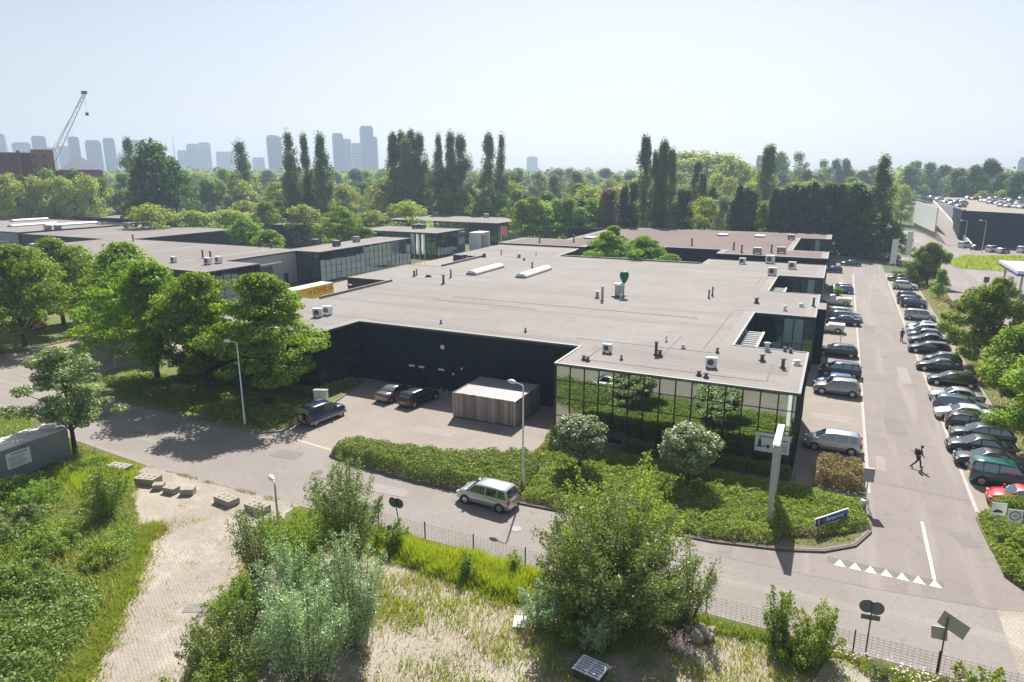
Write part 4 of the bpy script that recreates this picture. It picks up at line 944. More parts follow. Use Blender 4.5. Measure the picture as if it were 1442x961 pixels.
# yellow trailer
o=empty('box_trailer',(-76.4,82.6,0),0,'yellow box trailer with red lettering in the loading yard','trailer')
MB().box(-1.28,1.28,-6.4,6.4,1.15,3.95).build('box',M['yellow'],o); MB().box(-1.24,1.24,-6.36,6.36,3.952,4.02).build('roof',M['white'],o)
for y in (-5.2,-3.9,4.4): 
    for s in (-1,1): MB().tube([(s*.95,y,.5),(s*1.25,y,.5)],[.5,.5],16).build('wheel',M['rubber'],o)
MB().box(-1.1,1.1,-6.2,6.2,.8,1.149).build('chassis',M['dkgrey'],o)
tx=text('DHL',1.25,M['red'],o,(1.286,3.1,3.2),(R(90),0,R(90)),ext=.006,shear=.25); tx.scale=(1.45,1,1)
b=MB()
for z in (3.0,3.2,3.4): b.box(1.281,1.288,.5,1.05,z-.05,z+.05); b.box(1.281,1.288,5.1,6.0,z-.05,z+.05)
b.build('stripe',M['red'],o)
# banners
def banner(x,y,h,label,col='white_matt',w=.95,hh=3.2,rz=0,group='white banners on poles'):
    o=empty('banner_flag',(x,y,0),rz,label,'flag',group)
    MB().lathe(0,0,[(.07,0),(.05,h)],8).build('pole',M['white'],o)
    vs=[];fs=[];n=8
    for k in range(n+1):
        z=h-.15-hh*k/n
        for j in range(4): vs.append((.06+w*j/3,.12*math.sin(k*.9+j*1.1)*(k/n),z-.12*j*(k/n)))
    for k in range(n):
        for j in range(3): fs.append((k*4+j,k*4+j+1,k*4+j+5,k*4+j+4))
    b=MB(); b.add(vs,fs,0,True); b.add([(vv[0],vv[1]+.012,vv[2]) for vv in vs],[tuple(reversed(f)) for f in fs],0,True); b.build('cloth',M[col],o); return o
bx,by=gp(592,375,0); 
for k,t in enumerate(('white banner on a pole by the glass pavilion, first from the office flank','white banner on a pole by the glass pavilion, middle of three','white banner on a pole by the glass pavilion, nearest the pavilion')): banner(bx-1.6+k*1.3,by+.3*k,7.6,t,'white_matt',1.5,4.6,R(150))
M['pink']=simple('pink_cloth',(.7,.2,.28),.7,0,.1)
bx,by=gp(706,352,1.5); banner(bx,by,7.9,'pink and white banner flying behind the rear parapet','pink',1.6,2.4,.3)
banner(12.1,172.2,7.6,'tall white banner on a pole at the end of the parking rows',hh=5.2,w=1.1,rz=R(180)); banner(16.0,187,8.2,'second tall white banner by the dark conifers',hh=5.2,w=1.1,rz=R(180))
for k,(px,t) in enumerate(((1219,'a'),(1234.5,'b'),(1250,'c'))):
    x,y=gp(px,376); o=empty('bollard',(x,y,0),0,'short white bollard in the shade at the end of the car park','bollard','bollards in the shade of the conifers'); MB().cyl(0,0,0,.85,.08).build('post',M['white'],o); MB().cyl(0,0,.851,.95,.085).build('cap',M['red'],o)
for px,py,t in ((1222-39,483.5,'slim white marker post at the pickup bay'),(1165-1,512,'black bollard between the dark estate and the blue car')):
    x,y=gp(px,py); o=empty('bollard',(x,y,0),0,t,'bollard'); MB().cyl(0,0,0,.9,.06).build('post',M['white' if 'white' in t else 'black'],o); MB().box(-.25,.25,-.03,.03,.901,1.05).build('plate',M['white' if 'white' in t else 'black'],o)
# petrol station canopy
ca=gp(1433,384,5.35); cb=gp(1409,368.5,5.35)
o=empty('station_canopy',(0,0,0),0,'white petrol station canopy with blue and white fascia on slim columns','canopy')
x0,y0,y1=ca[0],ca[1],cb[1]; x1=x0+16
MB().box(x0+.1,x1-.1,y0+.1,y1-.1,4.75,5.5).build('roof',M['white'],o)
fz=MB().ring([(x0,y0),(x1,y0),(x1,y1),(x0,y1)],.1,4.9,5.62); fz.build('fascia',M['white_matt'],o)
MB().ring(offset([(x0,y0),(x1,y0),(x1,y1),(x0,y1)],.025),.02,4.72,5.1).build('fascia_band',M['blue'],o)
for xx,yy in ((x0+1.0,y0+1.2),(x0+1.0,y1-1.5),(x1-1,y0+1.2)): MB().box(xx-.15,xx+.15,yy-.15,yy+.15,0,4.74).build('column',M['steel_dull'],o)
for k,(px,py,t) in enumerate(((1385,418,'dark post at the edge of the forecourt'),(1419,418,'fuel pump post with a white panel by the canopy'))):
    x,y=gp(px,py); o=empty('forecourt_post',(x,y,0),0,t,'post'); MB().box(-.12,.12,-.12,.12,0,2.6).build('post',M['dkgrey'],o); MB().box(-.4,.4,-.2,.2,2.601,3.6).build('panel',M['dkgrey' if k==0 else 'white_matt'],o)
# ---------------------------------------------------------------- parking deck on the far right
P0=Vector((33.9,253.6)); P1=Vector((72,219.5)); dd=(P1-P0).normalized(); nn=Vector((-dd.y,dd.x))
dk=empty('parking_deck',(0,0,0),0,'dark blue parking building with cars on its roof deck and a pale ramp','building')
HD=9.6
Q=[tuple(P0),tuple(P1),tuple(P1+nn*105),gp(1298,276.5,HD)]
MB().prism(Q,0,HD,top=False).build('wall',M['navy'],dk); MB().ring(offset(Q,.06),.3,HD-.3,HD+.55).build('parapet',M['navy'],dk)
MB().poly(offset(Q,-.2),HD).build('roof_deck',M['stall'],dk)
U=lambda a,b:tuple(P0+dd*a+nn*b)
wp=M['grey_wall']
A0=Vector(gp(1313,337,0)); A1=Vector(gp(1284,322,0)); rd=(A1-A0).normalized(); rn=Vector((rd.y,-rd.x)); LR=(A1-A0).length
def rampw(off,l0,l1,z0,z1a,z1b,th,nm,mat):
    a=A0+rn*off+rd*l0; b=A0+rn*off+rd*l1; c=b+rn*th; d=a+rn*th
    mb=MB(); mb.add([(a.x,a.y,z0),(b.x,b.y,z0),(c.x,c.y,z0),(d.x,d.y,z0),(a.x,a.y,z1a),(b.x,b.y,z1b),(c.x,c.y,z1b),(d.x,d.y,z1a)],[(0,3,2,1),(4,5,6,7),(0,1,5,4),(1,2,6,5),(2,3,7,6),(3,0,4,7)]); mb.build(nm,mat,dk)
rampw(0,-1,LR,2.4,10.3,10.6,.35,'ramp_wall',M['white_matt']); rampw(.4,-22,LR,-.4,.1,9.7,5.4,'ramp',M['stall']); rampw(5.85,-26,LR,-.1,1.3,11.0,.3,'ramp_wall',M['white_matt'])
rampw(6.2,-8,LR+1,0,10.3,10.4,.5,'ramp_gable',M['grey_wall'])
rl=MB()
for l in range(0,int(LR)+20,4):
    a=A0+rd*(l-1); rl.tube([(a.x,a.y,10.2),(a.x,a.y,11.3)],.05,5)
a=A0; b=A0+rd*(LR+14); rl.tube([(a.x,a.y,11.3),(b.x,b.y,11.5)],.05,5); rl.build('railing',M['steel'],dk)
pal=list(PT.keys()); rr=random.Random(11)
kinds=['hatch','estate','sedan','mpv','suv']
ad=math.atan2(dd.y,dd.x)
cname={'silver':'silver','white':'white','black':'black','navy':'dark blue','blue':'blue','greyblue':'grey blue','dkgrey':'charcoal','grey':'grey','teal':'teal','red':'red','ltblue':'light blue','champ':'champagne','maroon':'maroon'}
nth=['first','second','third','fourth','fifth','sixth','seventh','eighth','ninth','tenth','eleventh','twelfth','thirteenth','fourteenth','fifteenth','sixteenth']
deckcars=((1312,281,'silver','silver car beside the ramp head on the parking deck'),(1322,282.5,'white','white car by the ramp railing on the parking deck'),(1333,286,'grey','grey car behind the slanting ramp wall'),(1341,291,'silver','silver estate at the corner of the ramp and the deck edge'),(1352,292.5,'greyblue','grey blue car at the deck edge nearest the ramp'),(1347,286,'dkgrey','dark car second from the ramp railing'),(1356,288.5,'champ','beige car behind the deck edge nearest the ramp'),
 (1364,281,'black','black car in the far row on the deck, first past the ramp'),(1372,282,'maroon','dark red car in the far row on the deck'),(1380,281.5,'silver','silver car in the far row on the deck'),(1384,284.5,'navy','dark blue car in the middle rows of the deck'),(1390,285.5,'white','white car in the middle rows of the deck'),(1396,283,'silver','silver saloon in the far row on the deck'),(1397,287.5,'ltblue','light blue car in the middle rows of the deck'),
 (1406,288.5,'champ','beige car in the middle rows of the deck'),(1404,282,'white','white van shaped car in the far row on the deck'),(1412,291.5,'black','black car nearest to the dark parapet'),(1420,292.5,'silver','silver car at the dark parapet'),(1424,287,'grey','grey car above the dark parapet'),(1432,293,'white','white car at the dark parapet'),(1434,288.5,'greyblue','grey blue car above the dark parapet near the edge of the view'),(1439,284,'dkgrey','dark car in the far row at the edge of the view'),(1440,294,'silver','silver car at the dark parapet, last at the edge of the view'),(1418,283,'black','black car in the far row right of the white one'))
for k,(px,py,c,t) in enumerate(deckcars):
    x,y=gp(px,py,HD); far_car(kinds[(k*3)%5],x,y,HD+.01,ad+math.pi/2+(math.pi if k%3 else 0),PT[c],t,'cars on the parking deck')
for px,py,c,t,kd in ((1358,349,'white','white and red van parked below the dark deck wall, nearest the ramp','van'),(1397,355,'white','white van with red tail below the dark deck wall','van'),(1412,357,'silver','silver car below the dark deck wall beside the white van','hatch'),(1441,356,'white','white van at the far end of the dark deck wall','van'),(1376,352,'navy','dark car below the deck wall between the vans','estate')):
    x,y=gp(px,py); far_car(kd,x,y,.02,ad+math.pi/2,PT[c],t,'cars below the parking deck')
for px,py,h,t in ((1356,352,8,'curved white lamp post at the foot of the deck'),(1382,356,8.5,'tall double headed lamp post in front of the dark deck wall')):
    x,y=gp(px,py); lamp(x,y,h,R(170),t,1.6)
# ---------------------------------------------------------------- cars
LROW=[('mpv',1.35,58.0,180,'silver','silver people carrier alone in the bay beside the glass corner'),
 ('suv',1.5,73.9,180,'champ','beige grey crossover, nearest of the cluster of three by the building'),
 ('hatch',1.2,76.2,180,'blue','bright blue hatchback squeezed between the crossover and a dark blue car'),
 ('mpv',1.75,81.0,180,'navy','dark blue people carrier behind the bright blue hatchback'),
 ('estate',1.35,90.3,180,'black','black estate car standing alone in front of the stair tower'),
 ('pickup',-.4,103.9,180,'white','white flatbed pickup with its cab hidden behind the stair tower'),
 ('sedan',2.0,110.0,180,'navy','dark blue saloon beside the white flatbed'),
 ('estate',2.3,113.0,0,'greyblue','grey blue estate half hidden behind the dark blue saloon'),
 ('estate',2.1,116.0,0,'silver','silver estate with a bright bonnet facing the lane'),
 ('pickup',.6,126.5,180,'white','white pickup with a dark cover near the second terrace'),
 ('hatch',1.7,139.6,180,'ltblue','light blue hatchback behind the small yellow bush'),
 ('hatch',1.5,142.4,180,'silver','silver hatchback behind the light blue one'),
 ('hatch',-.3,168.0,180,'navy','dark blue hatchback in the shade by the reddish roof'),
 ('sedan',3.4,182,180,'teal','dark teal saloon in the shade of the conifers')]
for k,x,y,a,c,t in LROW: car(k,x,y,R(a+random.uniform(-2,2)),PT[c],t,'cars parked along the building')
RROW=[('hatch',13.0,52.6,180,'red','bright red hatchback behind the corner hedge'),
 ('van',12.5,56.1,0,'teal','dark green small van beside the red hatchback'),
 ('sedan',12.2,59.3,180,'black','black saloon with shiny bonnet next to the green van'),
 ('sedan',12.0,62.3,180,'black','long black saloon, second from the green van'),
 ('estate',12.6,65.4,180,'dkgrey','charcoal estate with a gleaming headlight, third from the green van'),
 ('hatch',12.2,68.0,0,'black','black hatchback with a red tail lamp towards the lane'),
 ('sedan',12.0,70.6,180,'white','white saloon between two darker cars in the right row'),
 ('estate',12.1,73.3,0,'greyblue','grey blue estate car behind the white saloon'),
 ('sedan',12.1,76.2,180,'silver','silver saloon at the near end of the silver trio'),
 ('estate',12.5,82.3,180,'black','black estate car after the gap in the right row'),
 ('sedan',11.9,87.9,180,'black','black saloon with pale bonnet under the tree, nearest of the middle four'),
 ('hatch',12.5,91.2,180,'dkgrey','charcoal hatchback tucked behind a black saloon under the tree'),
 ('estate',11.7,96.6,180,'black','long black estate car just past the standing man'),
 ('sedan',12.1,101.6,180,'dkgrey','dark grey saloon with bright bonnet level with the standing man'),
 ('hatch',11.9,104.6,180,'greyblue','grey blue hatchback behind the dark grey saloon'),
 ('mpv',12.1,107.4,180,'silver','silver people carrier with a white glare on its bonnet'),
 ('sedan',12.4,110.4,180,'grey','grey saloon at the far end of the middle group'),
 ('mpv',12.5,118.6,0,'silver','silver people carrier alone between two gaps in the right row'),
 ('hatch',12.5,129.5,0,'navy','dark blue hatchback, nearest of the far group of three'),
 ('estate',12.5,132.6,0,'grey','grey estate in the middle of the far group of three'),
 ('hatch',12.4,137.0,0,'dkgrey','charcoal hatchback at the back of the far group of three'),
 ('suv',12.6,149.3,0,'white','white crossover facing the hedge near the last tree'),
 ('estate',13.2,155.0,0,'dkgrey','dark estate beside the white crossover'),
 ('sedan',12.4,160.6,180,'black','black saloon at the very end of the right row')]
for k,x,y,a,c,t in RROW: car(k,x,y,R(a+random.uniform(-3,3)),PT[c],t,'cars parked in the row by the trees')
wx,wy=gp(689,708); car('mpv',wx-.05,wy-.1,R(176),PT['silver'],'silver compact people carrier driving along the road','moving cars',)
car('jeep',-40.75,45.6,R(83),PT['navy'],'dark blue off road car with a spare wheel parked at the yard kerb','cars in the yard')
car('sedan',-38.3,53.8,R(80),PT['grey'],'silver coupe parked nose to the dark wall','cars in the yard')
car('estate',-35.45,53.5,R(80),PT['black'],'black estate car with roof rails parked nose to the dark wall','cars in the yard')
car('van',-103,56.5,R(20),PT['orange'],'orange van glimpsed behind the trunks of the left trees','cars on the driveway')
# ---------------------------------------------------------------- people
def skinned(name,J,E_,mat,parent,sub=1,root=0):
    me=bpy.data.meshes.new(name); me.from_pydata([j[:3] for j in J],E_,[]); me.materials.append(mat)
    o=link(name,me,parent); m=o.modifiers.new('skin','SKIN'); 
    for i,j in enumerate(J):
        v=me.skin_vertices[0].data[i] if me.skin_vertices else None
        if v: v.radius=(j[3],j[3]*(j[4] if len(j)>4 else 1)); v.use_root=(i==root)
    s=o.modifiers.new('sub','SUBSURF'); s.levels=sub; s.render_levels=sub
    for p in me.polygons: p.use_smooth=True
    m.use_smooth_shade=True; return o
def person(x,y,rz,label,pose,top,legs,pack):
    o=empty('person',(x,y,.02),rz,label,'person')
    # x forward; y left. joints
    if pose=='walk':
        hip=(0,0,.93); kl=(.22,.1,.5); al=(.3,.1,.09); kr=(-.16,-.1,.5); ar=(-.5,-.1,.2); lean=.1
        el=(-.12,.27,1.13); wl=(.0,.27,.9); er=(.12,-.27,1.13); wr=(.3,-.25,1.0)
    else:
        hip=(0,0,.93); kl=(.03,.1,.5); al=(0,.11,.09); kr=(.02,-.1,.5); ar=(0,-.11,.09); lean=.02
        el=(-.05,.27,1.12); wl=(.06,.25,.88); er=(-.05,-.27,1.12); wr=(.06,-.25,.88)
    ch=(lean*.8,0,1.3); nk=(lean*1.2,0,1.5); hd=(lean*1.4+.03,0,1.66); tp=(lean*1.4+.03,0,1.76)
    J=[(*hip,.13,.8),(lean*.4,0,1.12,.12,.8),(*ch,.15,.75),(*nk,.055),(*hd,.095),(*tp,.075),
       (hip[0],.1,.88,.085),(*kl,.06),(*al,.042),(al[0]+.17,al[1],.035,.035),(hip[0],-.1,.88,.085),(*kr,.06),(*ar,.042),(ar[0]+.14,ar[1],max(.04,ar[2]-.13),.035),
       (ch[0],.19,1.42,.06),(*el,.042),(*wl,.03),(ch[0],-.19,1.42,.06),(*er,.042),(*wr,.03)]
    E_=[(0,1),(1,2),(2,3),(3,4),(4,5),(0,6),(6,7),(7,8),(8,9),(0,10),(10,11),(11,12),(12,13),(2,14),(14,15),(15,16),(2,17),(17,18),(18,19)]
    for wi,s in ((16,1),(19,-1)):   # palm, four fingers and a thumb
        w=Vector(J[wi][:3]); b=len(J); J.append((w.x+.02,w.y,w.z-.06,.03,.6)); E_.append((wi,b))
        for q,(fx,fl) in enumerate(((-.028,.06),(-.009,.075),(.01,.08),(.028,.07))):
            J.append((w.x+.02+fx,w.y-s*.005,w.z-.1,.009)); J.append((w.x+.03+fx,w.y-s*.02,w.z-.1-fl,.008)); k=len(J); E_+=[(b,k-2),(k-2,k-1)]
        J.append((w.x+.06,w.y-s*.02,w.z-.075,.01)); J.append((w.x+.075,w.y-s*.025,w.z-.11,.009)); k=len(J); E_+=[(b,k-2),(k-2,k-1)]
    skinned('body',J,E_,M['skin'],o)
    g=.018
    T=[(*J[0][:3],.14+g,.8),(J[1][0],0,1.12,.13+g,.8),(*ch,.155+g,.75),(nk[0],0,1.46,.07+g)]+[(*J[i][:3],J[i][3]+g) for i in (14,15)]+[(lerp(el[0],wl[0],.9),wl[1],lerp(el[2],wl[2],.9),.04)]+[(*J[i][:3],J[i][3]+g) for i in (17,18)]+[(lerp(er[0],wr[0],.9),wr[1],lerp(er[2],wr[2],.9),.04)]
    skinned('jacket',T,[(0,1),(1,2),(2,3),(2,4),(4,5),(5,6),(2,7),(7,8),(8,9)],top,o)
    Tr=[(*hip,.14,.8)]+[(*J[i][:3],J[i][3]+.016) for i in (6,7)]+[(*al,.058)]+[(*J[i][:3],J[i][3]+.016) for i in (10,11)]+[(*ar,.058)]
    skinned('trousers',Tr,[(0,1),(1,2),(2,3),(0,4),(4,5),(5,6)],legs,o)
    for a in (al,ar):
        sh=MB(); sh.tube([(a[0]-.07,a[1],max(.04,a[2]-.05)),(a[0]+.05,a[1],max(.045,a[2]-.06)),(a[0]+.19,a[1],max(.03,a[2]-.14 if a[2]>.15 else .03))],[.05,.055,.035],8); sh.build('shoe',M['black'],o)
    h=MB(); h.lathe(hd[0]-.012,0,[(.103,hd[2]+.0),(.108,hd[2]+.05),(.085,hd[2]+.12),(.01,hd[2]+.15)],12); h.build('hair',simple('dark_hair',(.02,.014,.01),.7,0,.1),o)
    f=MB(); f.box(hd[0]+.09,hd[0]+.118,-.012,.012,hd[2]-.02,hd[2]+.02); f.build('nose',M['skin'],o)
    for s in (-.035,.035): MB().cbox(hd[0]+.094,s,hd[2]+.03,.012,.02,.01).build('eye',M['black'],o)
    MB().cbox(hd[0]+.088,0,hd[2]-.055,.012,.045,.01).build('mouth',simple('lips',(.35,.12,.1),.6,0,0),o)
    return o
M['jacket']=simple('plum_jacket',(.1,.035,.09),.8,0,.1); M['jeans']=simple('black_trousers',(.014,.014,.02),.8,0,.1); M['drab']=simple('brown_coat',(.04,.03,.025),.8,0,.1)
px_,py_=gp(1291,659); person(px_,py_,R(18),'person in a plum jacket striding across the lane with a black backpack','walk',M['jacket'],M['jeans'],True)
b=MB(); b.box(-.2,.2,-.1,.1,-.26,.26); o=b.build('backpack',M['black'],None,(px_-.19*math.cos(R(18)),py_-.19*math.sin(R(18)),1.3),R(108)); o.modifiers.new('bev','BEVEL').width=.07; tag(o,'black backpack on the back of the walking person','backpack')
px_,py_=gp(1269,481); person(px_,py_,R(120),'person in a dark coat standing at the edge of the parking row','stand',M['drab'],M['jeans'],False)
# ---------------------------------------------------------------- near trees
for k,(x,y,H,Rr,t) in enumerate(((-64.3,47.0,12.8,6.3,'big light green locust tree on the shaded lawn, farthest from the lamp'),(-56.6,46.8,12.2,5.7,'big light green locust tree on the shaded lawn, middle of three'),(-47.9,46.2,12.7,5.9,'big light green locust tree with the widest crown beside the tall lamp'))):
    tree('locust_tree',t,'tree','locust trees on the shaded lawn',x,y,H,Rr,'locust','broad',z0=2.9,ncl=125,rc=1.3,flat=.38,n=25000,ls=.35,seed=11+k,tr=.27,nl=16,shell=.5,irr=.22)
for k,(x,y,H,Rr,t) in enumerate(((-93,50,12.8,7.4,'large locust tree at the far corner of the driveway, nearest the road'),(-86,60,12.6,7.0,'large locust tree beside the driveway behind the flowering tree'),(-101,60,12.5,7.4,'large locust tree in front of the orange van'),(-76,53.5,11.5,5.4,'locust tree at the mouth of the driveway beside the blue sign'),(-112,54,12.5,7.8,'large locust tree at the very edge of the view by the far road'))):
    tree('locust_tree',t,'tree','locust trees by the driveway',x,y,H,Rr,'locust','broad',z0=2.6,ncl=125,rc=1.5,flat=.5,n=20000,ls=.42,seed=21+k,tr=.26,nl=12,shell=.5)
tree('maple_tree','pale flowering tree standing at the corner of the grey container','tree',None,-53.4,31.0,8.6,3.5,'maple','dome',z0=2.6,ncl=80,rc=.75,flat=.55,n=12500,ls=.27,seed=41,tr=.17,nl=14,shell=.5,irr=.3)
for k,(x,y,H,Rr,z0,t) in enumerate(((16.8,156,8.2,4.4,1.2,'round street tree behind the last parked cars of the right row'),(16.8,91,10.4,5.0,1.6,'large street tree beside the petrol station'),(17.2,75.2,8.6,3.9,1.4,'street tree over the middle of the right row, second from the near end'),(16.9,65.3,8.9,4.0,1.3,'street tree over the dark cars at the near end of the right row'))):
    tree('street_tree',t,'tree','street trees along the parking row',x,y,H,Rr,'plane','broad',z0=z0,ncl=90,rc=.95,flat=.75,n=22000,ls=.33,seed=51+k,tr=.2,nl=10,shell=.62,irr=.14)
tree('young_tree','small pointed young tree beside the round street tree','tree',None,17.3,141,5.0,1.7,'plane','broad',z0=.6,ncl=26,rc=.7,flat=.8,n=3500,ls=.3,seed=58,tr=.09)
bush('round_shrub','low dark shrub at the edge of the forecourt between two street trees','shrub',None,19.2,129,2.3,2.2,'bush',26,3600,.26,59,.5)
bush('round_shrub','small yellow tinged shrub in a parking bay behind the blue hatchback','shrub',None,.9,136.6,1.7,.9,'lime',14,1200,.2,60,.35)
bush('round_shrub','tiny dark conifer shrub beside the lone silver people carrier','shrub',None,16.0,117.5,2.2,.7,'hedge',12,900,.2,61,.35)
bush('round_shrub','low green bush at the far end of the right row below the banner','shrub',None,13.0,168.5,1.2,1.9,'lime',18,1800,.22,62,.35)
for k,(x,y,t) in enumerate(((-15.6,44.6,'dusty ball shaped tree in front of the glass front, the one near the yard'),(-7.9,45.9,'dusty ball shaped tree in front of the middle of the glass front'))):
    tree('ball_tree',t,'tree','ball trees in the ground cover',x,y,4.45,2.05,'ball','round',z0=1.5,ncl=120,rc=.5,flat=.65,n=15000,ls=.21,seed=71+k,tr=.11,nl=9,shell=.32,irr=.06,z=.1)
# courtyard trees
for k,(x,y,H,Rr,t) in enumerate(((-40.5,128.5,10.4,6.2,'bright locust tree in the rear courtyard, the left crown'),(-33.0,127.5,10.0,6.0,'bright locust tree in the rear courtyard, the right crown'),(-43,141,10.6,3.6,'bright locust tree top behind the rear courtyard pair'),(-27.5,126,7.0,3.2,'low bright locust tree at the right end of the rear courtyard'))):
    tree('locust_tree',t,'tree','trees in the rear courtyard',x,y,H,Rr,'far5','broad',z0=3.4,ncl=70,rc=1.2,flat=.42,n=15000,ls=.38,seed=81+k,tr=.2,nl=10)
for k,(px,py,yy,H,Rr,t) in enumerate(((378,333,118,8.8,5.2,'bright locust tree in the court of the glass flanked office'),(343,318,132,10,6,'locust tree behind the court of the glass flanked office'),(481,318,147,12.8,8.2,'broad bright tree standing beside the small slatted pavilion'),(515,325,150,7,3.5,'low bright tree at the right foot of the broad pavilion tree'))):
    d=ray(px,py); s=yy/d[1]; tree('locust_tree',t,'tree','trees in the office courts',d[0]*s,yy,H,Rr,'far5','broad',z0=2.6,ncl=70,rc=1.4,flat=.42,n=11000,ls=.48,seed=91+k,tr=.22,nl=9)
# ---------------------------------------------------------------- foreground scrub
bush('scrub_bush','large birch and willow scrub standing in front of the road','shrub',None,-8.6,29.8,7.3,4.7,'birch',120,44000,.165,101,.62,.3,.5,.035)
bush('scrub_bush','tall yellow green young poplar shoots rising behind the large scrub','shrub',None,-9.0,31.0,9.3,4.0,'lime',34,11000,.16,102,.5,.25,.55,.035)
bush('scrub_bush','drooping pale birch at the right side of the large scrub','shrub',None,-4.9,31.0,4.8,1.9,'birch',26,5000,.14,103,.5,.2,.4,.03)
bush('silver_bush','small silver grey willow bush at the left foot of the large scrub','shrub',None,-11.6,27.6,2.7,1.3,'silver',26,4500,.13,104,.32,.4,.4,.02)
bush('silver_bush','low grey green willow at the front foot of the large scrub','shrub',None,-8.2,27.0,2.4,1.1,'silver',20,2800,.13,105,.3,.4,.4,.02)
bush('scrub_bush','low dark green bush between the silver willow and the large scrub','shrub',None,-9.9,27.6,2.2,1.8,'bush',26,4500,.13,106,.4,.4)
bush('birch_scrub','tall birch scrub beside the short lamp','shrub',None,-23.9,28.0,7.0,2.3,'birch',46,16000,.15,107,.55,.3,.5,.03)
bush('birch_scrub','drooping birch sapling overhanging the paved track','shrub',None,-27.4,24.6,5.2,1.6,'birch',26,6500,.14,108,.5,.3,.42,.03)
bush('birch_scrub','dense birch scrub between the short lamp and the silver willows','shrub',None,-24.2,24.6,5.6,2.3,'bush',40,11000,.15,109,.55,.3)
bush('silver_willow','tall silver willow at the edge of the lime green grass','shrub',None,-19.2,22.6,6.4,1.9,'silver',34,13000,.15,110,.5,.35,.36,.03)
bush('silver_willow','broad silver willow nearest to the viewer','shrub',None,-19.5,19.6,5.9,2.0,'silver',38,14000,.14,111,.5,.4,.36,.03)
bush('silver_willow','grey green willow between the birch scrub and the silver willows','shrub',None,-22.2,21.6,5.6,1.8,'silver',30,8500,.14,112,.5,.35,.36,.03)
bush('birch_scrub','low yellow green scrub along the near end of the paved track','shrub',None,-22.6,18.3,3.3,2.3,'birch',44,12000,.13,113,.45,.5)
bush('birch_scrub','low green scrub in the near corner beside the silver willow','shrub',None,-21.6,16.2,2.6,2.1,'bush',36,8500,.13,114,.42,.5)
bush('birch_scrub','low scrub bush at the bottom edge of the track','shrub',None,-24.7,20.6,3.2,1.5,'bush',30,6500,.13,115,.4,.4)
bush('leafy_sapling','slim pointed sapling against the fence, left of two','shrub',None,-.6,31.0,3.5,.85,'bush',14,2600,.14,116,.34,.3)
bush('leafy_sapling','bushy sapling with a leafy top against the fence, right of two','shrub',None,1.1,30.6,3.2,1.15,'lime',22,4600,.14,117,.38,.35)
bush('leafy_sapling','low green growth between the two fence saplings','shrub',None,.2,30.0,1.6,1.1,'bush',20,2600,.13,118,.32,.5)
bush('leafy_sapling','sapling with broad leaves at the near right corner','shrub',None,7.6,31.1,1.5,1.2,'lime',16,1600,.17,119,.3,.5)
bush('leafy_sapling','lone sapling tree among the weeds beside the container','shrub',None,-41.2,25.2,4.6,1.3,'bush',18,4200,.15,120,.5,.3)
bush('leafy_sapling','broad low sapling in the weeds in front of the container','shrub',None,-43.2,26.8,3.0,1.5,'bush',22,4200,.15,121,.45,.4)
bush('leafy_sapling','broad leaved weed under the leaning mirrors by the fence','shrub',None,-22.6,30.4,1.7,1.3,'bush',18,2200,.17,122,.35,.5)
bush('leafy_sapling','small dark sapling in the lime green grass','shrub',None,-16.6,29.4,1.9,.6,'bush',8,900,.13,123,.25,.3)
bush('leafy_sapling','leafy weed by the fence post in the lime green grass','shrub',None,-14.4,30.9,1.8,.7,'lime',10,1100,.13,124,.28,.3)
bush('flower_clump','clump of lilac flowers beside the pale stones','flowers',None,-4.6,28.6,.9,.7,'flower',20,900,.07,125,.22,.6,.8,.012)
for k,(x,y,H,Rr,lf,t) in enumerate(((-47.2,24.6,1.7,1.7,'bush','rounded bush in the weeds below the container corner'),(-44.5,21.5,2.2,2.0,'birch','tall rounded scrub in the left weeds'),(-40.2,21.0,1.6,1.6,'bush','dark low bush near the bend of the paved track'),(-37.2,17.8,1.9,1.8,'bush','bushy scrub above the bramble patch'),(-48.0,18.0,2.3,2.2,'bush','dark bush at the left edge below the container'),(-36.4,21.6,1.3,1.2,'lime','bright low bush at the edge of the paved track'),(-42.0,17.0,1.9,2.0,'birch','pale scrub at the left edge above the brambles'),(-50.2,24.0,1.5,1.2,'bush','small bush growing against the container side'),(-33.6,14.2,1.5,1.7,'bush','leafy mound in the near left corner'),(-39.0,13.6,1.7,2.0,'bush','leafy mound at the bottom left edge'),(-45.5,28.2,1.5,1.2,'lime','bright bush beside the first concrete block'))):
    bush('weed_bush',t,'shrub','bushes in the left weeds',x,y,H,Rr,lf,34,int(2600*Rr),.15,401+k,.36,.6,.6,.015)
# hedges and ground cover
o=hedge_leaves('hedge',[(-34.7,39.5),(-35.0,40.6),(-34.2,41.9),(-26,42.9),(-21.6,44.9),(-20.4,46),(-18.5,44.2),(-18,38.7),(-26,38.4),(-32,38.9)],36000,.95,'hedge',.15,131,.13,.55); tag(o,'long clipped hedge between the road and the paved yard','hedge')
o=hedge_leaves('ground_cover',[(-20.1,46),(-20.1,48.9),(-1.2,48.7),(3.4,48.4),(3.7,45),(2.2,43.1),(-1.2,41.2),(-1.6,40.2),(-5,39.3),(-17.9,38.8),(-18.4,44.2)],62000,.55,'cover',.16,132,.13,.4,.3); tag(o,kind='stuff')
o=hedge_leaves('hedge',[(-14.2,49.8),(-14.2,51.2),(-1.3,51.2),(-1.3,49.9)],9000,.85,'hedge',.14,133,.13,.25,.08); tag(o,'low dark hedge at the foot of the glass front','hedge')
o=hedge_leaves('hedge',[(-20.25,48.9),(-20.25,51.0),(-18.2,51.0),(-18.2,49.2)],2600,1.0,'hedge',.14,134,.13,.3,.08); tag(o,'small dark hedge block at the corner of the glass front and the yard','hedge')
